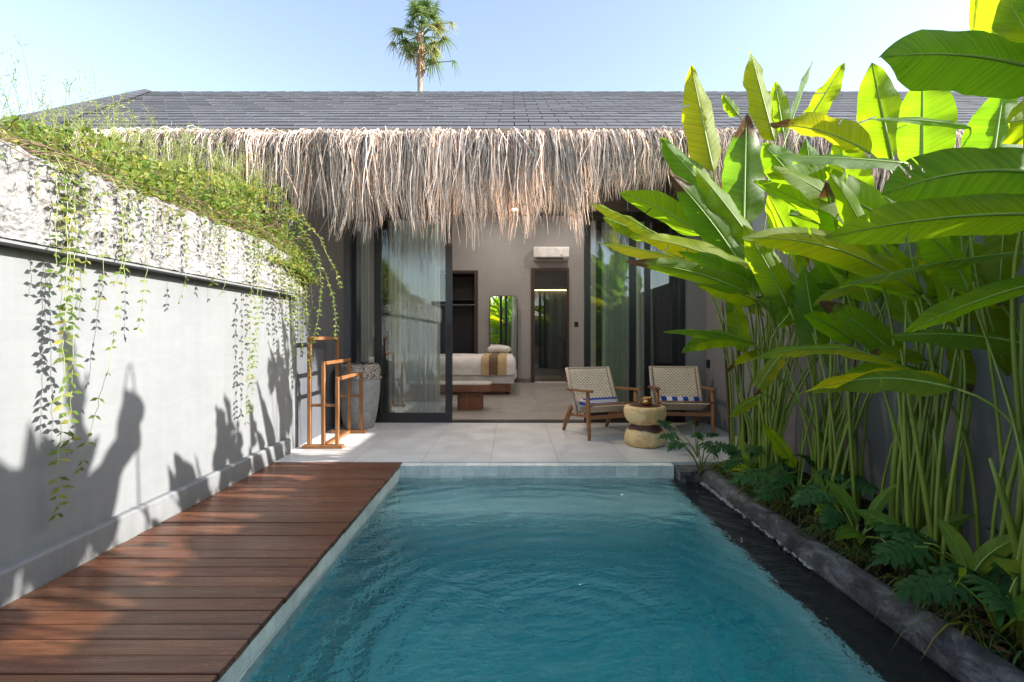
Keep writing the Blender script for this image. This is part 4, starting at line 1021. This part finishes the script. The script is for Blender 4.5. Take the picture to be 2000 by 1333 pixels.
# further leaves that fill the thicket
for k in range(36):
    i = random.randrange(9); bx_, by_ = bases[i]
    x = U(1.85, 2.42); y = by_ + U(-.25, .25); z = U(1.15, 1.85)
    el = R(U(15, 85)); az = R(U(120, 250)); L = U(.45, .8)
    p0 = Vector((x, y, z)); p1 = p0 + Vector((math.cos(az) * math.cos(el), math.sin(az) * math.cos(el) * .8, math.sin(el))) * L
    pyt = HY - (p1.z - CZ) * F / p1.y; pxt = HX + p1.x * F / p1.y
    if pyt < 290 or pxt < 1390: continue
    p, d = blade(p0, p1, U(.12, .2), U(-60, 60), U(.0, .06), U(.12, .35), random.choice((0, 1, 2)), U(.4, .55), mat=random.choice(('leaf', 'leaf', 'leaf_brown')), parent=plants[i])
    petiole(plants[i], bases[i], p, d, U(.0055, .0085))
# foliage at middle height
for k in range(26):
    i = random.randrange(9); bx_, by_ = bases[i]; x = U(1.75, 2.3); y = by_ + U(-.3, .2); z = U(.85, 1.45)
    az = R(U(140, 235)); el = R(random.choice((U(-20, 25), U(40, 80)))); L = U(.35, .65); p0 = Vector((x, y, z)); p1 = p0 + Vector((math.cos(az) * math.cos(el), math.sin(az) * math.cos(el), math.sin(el))) * L
    if HX + p1.x * F / p1.y < 1400: continue
    p, d = blade(p0, p1, U(.09, .15), U(-60, 60), U(.02, .08), U(.2, .5), random.choice((0, 1)), U(.38, .5), mat=random.choice(('leaf', 'leaf', 'leaf', 'leaf_brown')), parent=plants[i])
    petiole(plants[i], bases[i], p, d, U(.005, .008))
# the row goes on past the camera: these plants cast the leaf shadows on the left wall
extra = [(2.1, .85), (2.15, .3), (2.05, -.25), (2.2, -.8)]
where2 = ["just outside the picture at right, beside the camera", "second outside the picture at right", "third outside the picture at right", "last of the row, behind the camera"]
for (x, y), wl in zip(extra, where2):
    pl = empty("heliconia_plant", (x, y, -.05), label="tall heliconia " + wl, cat="plant", group="heliconia plants in the planting bed"); plants.append(pl); bases.append((x, y))
    for k in range(9):
        el = R(U(35, 88)); az = R(U(95, 265)); L = U(.5, .8); p0 = Vector((x + U(-.1, .1), y + U(-.25, .25), U(1.5, 2.1)))
        p1 = p0 + Vector((math.cos(az) * math.cos(el), math.sin(az) * math.cos(el), math.sin(el))) * L
        p, d = blade(p0, p1, U(.13, .2), U(-50, 50), U(0, .05), .2, 0, U(.45, .6), parent=pl); petiole(pl, (x, y), p, d, .009)
# unseen upright leaves added to the nearest plants to shadow the left wall
for k in range(34):
    y = U(.7, 1.85); x = U(max(1.75, y * 1.08), 2.4); i = min(range(len(bases)), key=lambda q: abs(bases[q][1] - y)); z = U(1.75, 2.25) if x > y * 1.1 else 2.4
    az = R(U(60, 300)); el = R(U(50, 88)); L = U(.5, .75); p0 = Vector((x, y, z)); p1 = p0 + Vector((math.cos(az) * math.cos(el) * .5, math.sin(az) * math.cos(el), math.sin(el))) * L
    if p1.x < y * 1.07 or p0.x < p0.y * 1.07: continue
    p, d = blade(p0, p1, U(.14, .2), U(-70, 70), U(0, .04), .25, 0, U(.4, .55), parent=plants[i]); petiole(plants[i], bases[i], p, d, .008)
# stems
for i, (x, y) in enumerate(bases):
    for k in range(3):
        bx_, by_ = x + random.gauss(0, .06), y + random.gauss(0, .08); h = U(.6, 1.5); r = U(.010, .019); q1, q2, q3 = U(-.10, .10), U(-.14, .04), U(-.1, .12)
        pts = [(bx_ + (t * t) * q1 + q2 * t, by_ + q3 * t, -.06 + h * t) for t in (0, .2, .4, .6, .8, 1)]
        pts = [Vector(p) for p in pts]
        rb = MB(); rb.tube(pts, [r, r * .95, r * .9, r * .8, r * .65, r * .35], 10)
        at(plants[i], rb.build("stem", M['stalk_brown' if random.random() < .3 else 'stalk'], None, smooth=True))
    for k in range(3):
        p = Vector((x + U(-.3, .3), y + U(-.2, .25), U(1.2, 1.8))); petiole(plants[i], (x, y), p, Vector((U(-.3, .1), 0, 1)).normalized(), U(.005, .007))

# lobed philodendrons in the bed
def lobed(parent, c, d, nrm, L, stalk_from, mat='leaf_dark'):
    d = Vector(d).normalized(); nrm = Vector(nrm); nrm = (nrm - d * nrm.dot(d)).normalized(); s = d.cross(nrm)
    b = MB(); c = Vector(c); nl = 6
    def strip(o, dr, ln, wd, droop):
        dr = dr.normalized(); sd = dr.cross(nrm).normalized(); k0 = len(b.v); N = 7
        for j in range(N + 1):
            t = j / N; w_ = wd * (math.sin(math.pi * min(1, t * .93 + .07)) ** .7) * (1 - .25 * math.sin(t * 26) * .5); p = o + dr * ln * t - nrm * droop * t * t * ln
            for u in (-1, 0, 1): b.v.append(tuple(p + sd * w_ * u + nrm * (abs(u) * w_ * .25))); b.uv[len(b.v) - 1] = (t * .5, u * .5)
        for j in range(N):
            for i in (0, 1): q = k0 + j * 3 + i; b.f.append((q, q + 1, q + 4, q + 3)); b.m.append(0)
    strip(c, d, L, L * .11, .3)
    for j in range(nl):
        t = j / nl; o = c + d * L * (t * .85)
        for sg in (-1, 1):
            a = R(112 - 72 * t + U(-6, 6)); dr = d * math.cos(a) + s * sg * math.sin(a); ln = L * (.50 - .22 * t) * U(.85, 1.1)
            strip(o - dr * .01, dr, ln, L * .085, .4)
            if j < 4:
                a2 = a - R(28); dr2 = d * math.cos(a2) + s * sg * math.sin(a2); strip(o + dr * ln * .35, dr2, ln * .45, L * .06, .35)
    at(parent, b.build("leaf", M[mat], None, smooth=True))
    rb = MB(); f = Vector(stalk_from); m_ = (f + c) / 2 + Vector((0, 0, .05)); rb.tube([f, f.lerp(m_, .6) + Vector((0, 0, .02)), m_.lerp(c, .5) + Vector((0, 0, .012)), c], [.006, .005, .004, .0035], 6)
    at(parent, rb.build("leaf_stalk", M['stalk'], None, smooth=True))
PH = [((1.68, 4.36, .0), 7, .15, "lobed philodendron beside the terrace edge at the right chair's feet", (1.60, 4.42)), ((1.58, 4.02, -.05), 7, .20, "lobed philodendron hanging over the pool's far right corner", (1.45, 3.95)),
      ((1.88, 3.15, 0), 12, .27, "lobed philodendron in the middle of the bed, below the heliconias", (1.8, 3.0)), ((1.95, 3.7, .02), 8, .24, "lobed philodendron at the far end of the bed behind the kerb", (1.85, 3.65)),
      ((2.0, 2.1, .02), 8, .30, "large lobed philodendron in the near part of the bed against the wall", (1.9, 2.05)), ((1.80, 1.78, 0), 7, .25, "lobed philodendron spilling over the kerb at lower right", (1.7, 1.75)),
      ((1.8, 2.5, 0), 7, .22, "small dark philodendron half way along the kerb", (1.75, 2.45)), ((2.2, 1.9, 0), 6, .24, "dark philodendron at the right edge of the picture", (2.2, 1.9))]
for (c, nlf, L, lab, tgt) in PH:
    nlf -= 2; L *= .82
    pl = empty("philodendron", c, label=lab, cat="plant", group="philodendrons in the planting bed")
    for k in range(nlf):
        a = k * 2 * math.pi / nlf + U(-.3, .3); r = U(.08, .24); h = U(.10, .30) * (1.25 if L > .25 else 1)
        o = Vector((c[0] * .5 + tgt[0] * .5 + r * math.cos(a), c[1] * .5 + tgt[1] * .5 + r * math.sin(a), max(0, c[2]) + h))
        o.x = min(o.x, 2.3)
        lobed(pl, o, (math.cos(a), math.sin(a) - .3, U(-.5, .25)), (U(-.3, .1), -.55, 1), L * U(.75, 1.1), Vector(c))
# two small plants: broad pale shoots near the right corner
for (px, py, Y, tx, ty, w_) in ((1990, 1180, 1.75, 1925, 1210, 40), (2010, 1150, 1.7, 1935, 1100, 40), (1760, 1010, 2.4, 1830, 1000, 30), (1870, 1110, 2.0, 1750, 1090, 34), (1600, 985, 2.9, 1455, 970, 0)):
    pass
shoots = [("young broad-leaved shoot with pale leaves at the lower right corner", (2.02, 1.72), [((2.0, 1.72, .10), (1.72, 1.66, .12), .09), ((1.98, 1.72, .12), (1.74, 1.60, .02), .085), ((2.0, 1.75, .10), (1.80, 1.80, .26), .07)]),
          ("young broad-leaved shoot with pale leaves in front of the large philodendron", (1.92, 2.3), [((1.92, 2.28, .05), (1.66, 2.16, .10), .07), ((1.92, 2.3, .08), (1.72, 2.42, .22), .07), ((1.93, 2.3, .08), (2.12, 2.2, .28), .06), ((1.92, 2.3, .05), (1.78, 2.1, .02), .06)]),
          ("young broad-leaved shoot with pale leaves at the terrace end of the bed", (1.85, 3.75), [((1.85, 3.72, .04), (1.62, 3.66, .06), .06), ((1.86, 3.76, .06), (1.76, 3.7, .30), .06), ((1.86, 3.76, .06), (1.98, 3.7, .32), .06)]),
          ("young pale-leaved shoot leaning over the kerb beyond the large philodendron", (1.82, 2.55), [((1.82, 2.5, .06), (1.60, 2.38, .09), .06), ((1.84, 2.56, .1), (1.70, 2.62, .32), .06), ((1.84, 2.5, .1), (1.92, 2.4, .36), .05)]),
          ("young pale-leaved shoot at the kerb in the near right corner", (1.86, 1.95), [((1.84, 1.93, .08), (1.66, 1.80, .16), .07), ((1.86, 1.95, .1), (1.78, 2.02, .34), .06), ((1.86, 1.95, .12), (2.0, 1.85, .34), .06)]),
          ("young broad-leaved shoot with pale leaves in the middle of the bed", (1.84, 2.85), [((1.85, 2.85, .04), (1.70, 2.7, .10), .06), ((1.86, 2.86, .06), (1.80, 2.85, .30), .06), ((1.86, 2.86, .06), (2.0, 2.8, .28), .05)])]
for lab, (x, y), ls in shoots:
    pl = empty("heliconia_shoot", (x, y, -.05), label=lab, cat="plant", group="young shoots in the planting bed")
    for a, c, w_ in ls:
        p, d = blade(a, c, w_ * 1.25, U(-30, 20), .04, .3, 0, .45, mat='shoot', parent=pl)
        rb = MB(); rb.tube([(x, y, -.06), p * .5 + Vector((x, y, -.04)) * .5, p], .006, 6); at(pl, rb.build("leaf_stalk", M['stalk'], None, smooth=True))

# border grass along the kerb
b = MB(); random.seed(21)
for k in range(1500):
    Y = U(1.0, 4.15) if k > 250 else U(3.6, 4.25); x = random.gauss(1.83, .08); x = max(1.72, min(2.4, x)); z = -.05
    cl = noise.noise(Vector((Y * 3.3, 7, 0)))
    if cl < -.15 and random.random() < .7: continue
    L = U(.10, .30); a = U(0, 6.28); dx, dy = math.cos(a) - .35, math.sin(a) * .8 - .15; pts = []
    for i in range(6):
        t = i / 5; pts.append(Vector((x + dx * L * .75 * t, Y + dy * L * .75 * t, z + L * (1.05 * t - .95 * t * t) * U(.95, 1.05) - .10 * t * t * t * (1 if dx < -.7 else .3))))
    w_ = U(.0025, .006); sd = Vector((-dy, dx, 0)).normalized() * w_
    t_ = U(.5, 1.1); r_ = random.random(); b.col = (t_, t_, t_) if r_ < .8 else (t_ * 2.2, t_ * 1.3, t_ * .7)
    vs = []
    for i, p in enumerate(pts): q = 1 - (i / 5) ** 2 * .95; vs += [p - sd * q, p + sd * q]
    b.add(vs, [(2 * i, 2 * i + 1, 2 * i + 3, 2 * i + 2) for i in range(5)])
tag(b.build("border_grass", M['grass'], smooth=True), "dark strappy grass filling the bed behind the kerb", "grass", kind="stuff")
b = MB()
for k in range(500):
    x, Y = U(1.72, 2.4), U(1.0, 4.4); a = U(0, 6.28); L = U(.03, .11); w_ = L * .25; t_ = U(.3, 1.0)
    b.col = (t_, t_, t_); d = Vector((math.cos(a), math.sin(a), U(-.1, .3))).normalized(); s_ = Vector((-d.y, d.x, U(-.3, .3))) * w_; c = Vector((x, Y, -.03 + U(0, .02)))
    b.add([c - d * L / 2, c + s_, c + d * L / 2, c - s_], [(0, 1, 2, 3)])
tag(b.build("dead_leaves", attr_mat('dead_leaf', (.16, .09, .05))), "brown fallen leaves scattered on the soil of the bed", "leaves", kind="stuff")

# ------------------------------------------------------------------ creepers on the left wall
random.seed(33)
def leaflet(b, p, d, L, w_, n=None):
    d = d.normalized(); n = n or Vector((U(-1, 1), U(-1, 1), U(-1, 1))); s_ = d.cross(n)
    s_ = s_.normalized() if s_.length > 1e-4 else d.orthogonal().normalized(); up = s_.cross(d) * (w_ * .5)
    b.add([p, p + d * L * .45 + s_ * w_ + up, p + d * L, p + d * L * .45 - s_ * w_ + up, p + d * L * .5], [(0, 1, 4), (1, 2, 4), (2, 3, 4), (3, 0, 4)])
def leaf_tone():
    t = U(.55, 1.15); r_ = random.random()
    return (t * .6, t * .75, t * .6) if r_ < .5 else ((t * 1.05, t * .95, t * 1.0) if r_ < .88 else (t * 1.5, t * 1.15, t * 1.3))
vine_group = "vines hanging down the left wall"
def vine(path, label, step=.06, L=.038, dense=1.0, group=vine_group):
    pts = [Vector(p) for p in path]; v = empty("hanging_vine", pts[0], label=label, cat="vine", group=group)
    # resample with wiggle
    fine = []; 
    for a, c in zip(pts, pts[1:]):
        n_ = max(2, int((c - a).length / .04))
        for i in range(n_): fine.append(a.lerp(c, i / n_) + Vector((random.gauss(0, .0025), random.gauss(0, .004), 0)))
    fine.append(pts[-1])
    s_ = MB(); s_.tube(fine, [.0021 - .0011 * i / len(fine) for i in range(len(fine))], 5); at(v, s_.build("stem", M['vine_stem'], None, smooth=True))
    b = MB(); acc = 0
    for i in range(1, len(fine)):
        acc += (fine[i] - fine[i - 1]).length
        while acc > step:
            acc -= step * U(.7, 1.3)
            if random.random() > dense: continue
            p = fine[i]; t = (fine[i] - fine[i - 1]).normalized(); a = U(-.7, .7) + (0 if random.random() < .6 else math.pi / 2)
            o = Vector((math.sin(a) * .6, math.cos(a), 0))
            for sg in (-1, 1):
                b.col = leaf_tone(); leaflet(b, p, o * sg + t * U(.1, .8) + Vector((.2, 0, 0)) * U(0, 1), L * U(.7, 1.25), L * U(.18, .28), Vector((1, 0, .4)))
    at(v, b.build("leaves", M['small_leaf']))
def Yof(px, X=-1.985): return X * F / (px - HX)
def hang(px, pyend, label, sway=0, **k):
    Y = Yof(px); X = -1.985; zt = 1.1 - (pyend - HY) * Y / F
    vine([(-2.16, Y + .02, 1.93), (-2.04, Y, 1.905), (X, Y, 1.80), (X - .005, Y + sway * .2, 1.45), (X - .02, Y + sway * .5, (1.45 + zt) / 2), (X - .05, Y + sway, zt)], label, **k)
hang(112, 558, "short vine at the left end of the wall, just left of the longest pair")
hang(132, 1005, "longest dense vine at the left end, reaching down to the deck", L=.045, step=.05)
hang(144, 880, "long vine just right of the longest one on the left", L=.045, step=.055, sway=.03)
hang(138, 700, "vine of middle length tangled between the two longest", L=.045, step=.055)
hang(168, 600, "short dark vine close behind the longest pair", L=.03)
hang(206, 605, "thin short vine with few leaves left of the curved one", dense=.6)
hang(240, 560, "short vine over the parapet just left of the curved one")
hang(262, 890, "long thin vine whose end curves towards the camera", sway=-.27, dense=.8)
hang(288, 640, "vine of middle length just right of the curved one", L=.035)
hang(365, 590, "tiny lone vine in the middle of the wall")
hang(440, 580, "tiny vine between the middle and the far bunch", dense=.7)
hang(418, 540, "tiny vine just below the stone in the middle of the wall", dense=.7)
hang(492, 835, "long leafy vine near the far end of the wall", L=.045, step=.055)
hang(503, 800, "long leafy vine beside the one near the far end of the wall", L=.042, step=.055)
hang(512, 670, "shorter leafy vine right of the long far pair", L=.04)
for i, (px, pe) in enumerate(((530, 600), (541, 640), (548, 590), (556, 660), (563, 620), (570, 690), (577, 640), (583, 600), (536, 560), (552, 700))):
    Y = min(4.7, Yof(px) + .05); X = -1.96 + .02 * (i % 4)
    zt = 1.1 - (pe - HY) * Y / F
    vine([(-2.14, Y, 1.80), (-2.0, Y, 1.76), (X, Y + .02, 1.6), (X, Y + .03, (1.6 + zt) / 2), (X + .01, Y + .05, zt)], "vine in the thick bunch at the far end of the stone parapet", step=.04, L=.042, group="bunch of vines at the parapet end")
for (a, m1, m2, e, lab) in (((555, 430, 4.5), (600, 440, 4.6), (640, 500, 4.6), (664, 560, 4.6), "outermost vine arching away from the parapet end"),
                  ((560, 450, 4.6), (610, 480, 4.7), (628, 560, 4.7), (612, 668, 4.7), "arching vine that ends in front of the towel rack's tall arch"),
                  ((565, 470, 4.6), (612, 500, 4.8), (650, 580, 4.8), (655, 660, 4.8), "arching vine that hangs beside the towel rack's back post"),
                  ((560, 470, 4.6), (585, 520, 4.65), (595, 620, 4.65), (606, 735, 4.62), "arching vine that touches the towel rack's front post")):
    vine([P(*a), P((a[0] + m1[0]) / 2, min(a[1], m1[1]) - 6, a[2]), P(*m1), P((m1[0] + m2[0]) / 2 + 4, (m1[1] + m2[1]) / 2 - 6, m1[2]), P(*m2), P((m2[0] + e[0]) / 2 + 3, (m2[1] + e[1]) / 2, e[2]), P(*e)], lab, step=.03, L=.05, group="arching vines at the parapet end")
# the creeping mass on top of the wall
b = MB(); tw_ = MB()
def topz(Y): return 1.90 + (.08 + .06 * (Y - 1.0) if Y < 2 else .14 + .19 * (Y - 2.0))
def ztop(x, Y): return topz(Y) + .12 * noise.noise(Vector((x * 2, Y * 2.2, 4))) + .05 * noise.noise(Vector((x * 6, Y * 6, 9))) - (max(0, x + 2.25) * 1.2)
for k in range(12500):
    Y = 0.9 + 3.9 * random.random() ** .62; x = (-2.07 if Y < 3.9 else -2.07 + .09 * (Y - 3.9)) - abs(random.gauss(0, .36)); x = max(x, -3.3)
    h = ztop(x, Y); lo = 1.87 if Y < 3.9 else 1.87 - .2 * (Y - 3.9)
    q = random.random(); z = lo + (h - lo) * (q ** .7)
    if noise.noise(Vector((x * 5, Y * 5, z * 5))) < -.12: continue
    b.col = [c_ * 1.2 for c_ in leaf_tone()]; L = U(.018, .046) * (1.6 if random.random() < .15 else 1)
    leaflet(b, Vector((x, Y, z)), Vector((U(-1, 1) + .3, U(-1, 1), U(-.6, .9))), L, L * U(.2, .42))
for k in range(650):
    Y = 0.9 + 3.9 * random.random() ** .8; x = -2.04 - abs(random.gauss(0, .3)); z = 1.86 + U(0, .12); L = U(.2, .5); a = U(0, 6.28); pts = []
    up = U(-.1, .7) * max(.25, (ztop(x, Y) - 1.85) / .5)
    for i in range(7):
        t = i / 6; pts.append((x + math.cos(a) * L * t * .5 + random.gauss(0, .008), Y + math.sin(a) * L * t + random.gauss(0, .008), z + up * L * t * 1.5 - .25 * L * t * t))
    tw_.tube(pts, [.0022] * 6 + [.001], 3, cap=False)
# thin strands trailing over the stone face
for k in range(60):
    Y = U(1.2, 4.7); x0 = -2.05; pts = []; L = U(.06, .38); ph = U(0, 6); dr = U(-.15, .25)
    for i in range(9):
        t = i / 8; pts.append(Vector((-2.10 + min(1, t * 5) * .11 + .008 * math.sin(ph + t * 6), Y + dr * L * t + .012 * math.sin(ph + t * 9), 1.89 - L * max(0, t - .1) - (0.1 if Y > 4.4 else 0))))
    tw_.tube(pts, .0011, 3, cap=False)
    for i in range(2, 9):
        for q in range(2):
            b.col = leaf_tone(); L2 = U(.014, .03); leaflet(b, pts[i], Vector((.4, U(-1, 1), U(-.6, .5))), L2, L2 * .25, Vector((1, 0, .3)))
tw_.build("creeper_twigs", M['twig'])
tag(bpy.data.objects["creeper_twigs"], "brown tangled twigs under the creeper on top of the wall", "creeper", kind="stuff")
# the bushy end where the creeper folds over the parapet
for k in range(4200):
    Y = 4.72 - abs(random.gauss(0, .42)); q = random.random(); x = -2.0 - .22 * q + random.gauss(0, .04) + (.06 if Y > 4.3 else 0); z = 1.60 + .32 * q + random.gauss(0, .07) + (.10 if Y < 4.2 else 0)
    if Y < 3.3 or Y > 4.84: continue
    b.col = [c_ * 1.15 for c_ in leaf_tone()]; L = U(.02, .045); leaflet(b, Vector((x, Y, max(z, 1.74 - .25 * max(0, Y - 4.2)))), Vector((U(-.4, 1), U(-1, 1), U(-1, .5))), L, L * U(.2, .4))
# pale seed sprigs
for k in range(420):
    Y = U(1.5, 4.6); x = U(-3.0, -2.1); z = ztop(x, Y) - .08; L = U(.14, .46) * (1 if Y < 4.2 else .8); lx, ly = U(-.25, .25), U(-.35, .35); t_ = U(.8, 1.3)
    b.col = (t_ * 1.45, t_ * 1.35, t_ * 2.2); pts = [Vector((x + lx * L * t * t, Y + ly * L * t * t, z + L * t)) for t in (0, .25, .5, .75, 1)]
    b.tube(pts, [.0018, .0015, .0012, .001, .0008], 3, cap=False)
    for q in range(5):
        p = pts[-1].lerp(pts[2], U(0, 1)); d = Vector((U(-1, 1), U(-1, 1), U(.2, 1))); leaflet(b, p, d, U(.02, .045), .0025)
        e = p + d.normalized() * U(.03, .06); b.tube([p, e], [.0009, .0007], 3, cap=False); leaflet(b, e, d, .010, .004)
tag(b.build("creeper", M['small_leaf']), "mass of yellow-green creeper spilling over the left wall", "creeper", kind="stuff")

# ------------------------------------------------------------------ fan palm beyond the roof
random.seed(9)
PY = 25.0
pt = empty("palm_tree", (P(822, 180, PY).x, PY, -.3), label="tall fan palm rising behind the roof against the sky", cat="tree")
b = MB(); px_ = P(822, 180, PY).x
tp = [(px_ - .1, PY, -.3), (px_ - .05, PY, 5), (px_, PY, 10), (P(820, 180, PY).x, PY, 13.8), (P(821, 130, PY).x, PY, P(0, 130, PY).z), (P(823, 60, PY).x, PY, P(0, 60, PY).z)]
b.tube(tp, [.2, .17, .14, .12, .15, .10], 14); at(pt, b.build("trunk", M['palm_trunk'], None, smooth=True))
cr = MB(); sk = MB(); c0 = P(823, 62, PY)
def fan(b, o, d, R_, n_, dead=False, droop=.35):
    d = d.normalized(); up = Vector((0, 0, 1)); s_ = d.cross(up); s_ = s_.normalized() if s_.length > .1 else Vector((1, 0, 0)); nn = s_.cross(d)
    for i in range(n_):
        a = (i / (n_ - 1) - .5) * R(230) + U(-.05, .05); dr = d * math.cos(a) + s_ * math.sin(a); L = R_ * U(.5, 1.1); pts = []
        for j in range(5):
            t = j / 4; pts.append(o + dr * L * t + nn * .12 * math.cos(a) * t - Vector((0, 0, droop * L * max(0, t - .3) ** 1.5 * 1.6)))
        w_ = R_ * .040; t_ = U(.6, 1.4)
        b.col = (t_ * 1.9, t_ * 1.25, t_ * 1.4) if dead else (t_, t_, t_)
        sd = dr.cross(nn).normalized() * w_; vs = []
        for j, p in enumerate(pts): q = (.35, 1, .9, .6, .1)[j]; vs += [p - sd * q, p + sd * q]
        b.add(vs, [(2 * j, 2 * j + 1, 2 * j + 3, 2 * j + 2) for j in range(4)])
for k in range(48):
    a = k * 2.399; el = R(85 - 120 * (k / 48) ** .9 + U(-14, 14)); L = U(.7, 1.5); d = Vector((math.cos(a) * math.cos(el), math.sin(a) * math.cos(el), math.sin(el)))
    if k > 12 and random.random() < .3: continue
    s0 = c0 + Vector((0, 0, -.9 * (k / 44) + .25)); e = s0 + d * L * U(.65, 1); cr.col = (1.3, 1.2, .9); cr.tube([s0, s0.lerp(e, .5) + Vector((0, 0, .08)), e], [.035, .025, .018], 5)
    fan(cr, e, d + Vector((0, 0, -.25)), U(.6, 1.0), 17, dead=(k > 20 and random.random() < .3), droop=.3 + .5 * k / 44)
for (px, py, dx) in ((770, 85, -1), (835, 135, .6), (885, 120, 1), (800, 50, -1), (880, 45, 1)):
    e = P(px, py, PY); s0 = P(822, py + 12, PY); cr.col = (1.2, 1.1, .9); cr.tube([s0, s0.lerp(e, .5) + Vector((0, 0, .1)), e], [.035, .025, .018], 5); fan(cr, e, Vector((dx, -.2, -.5)), .65, 16, dead=random.random() < .4, droop=.8)
at(pt, cr.build("crown", M['palm_leaf'], None))
b = MB()
for k in range(60):
    a = U(0, 6.28); z = U(-.2, 1.9); p = P(821, 132, PY) + Vector((math.cos(a) * .12, math.sin(a) * .12, z)); b.tube([p, p + Vector((math.cos(a) * .12, math.sin(a) * .12, -.35))], [.06, .02], 4)
at(pt, b.build("dead_frond_skirt", simple('dry_frond_base', (.42, .26, .17), .9), None))
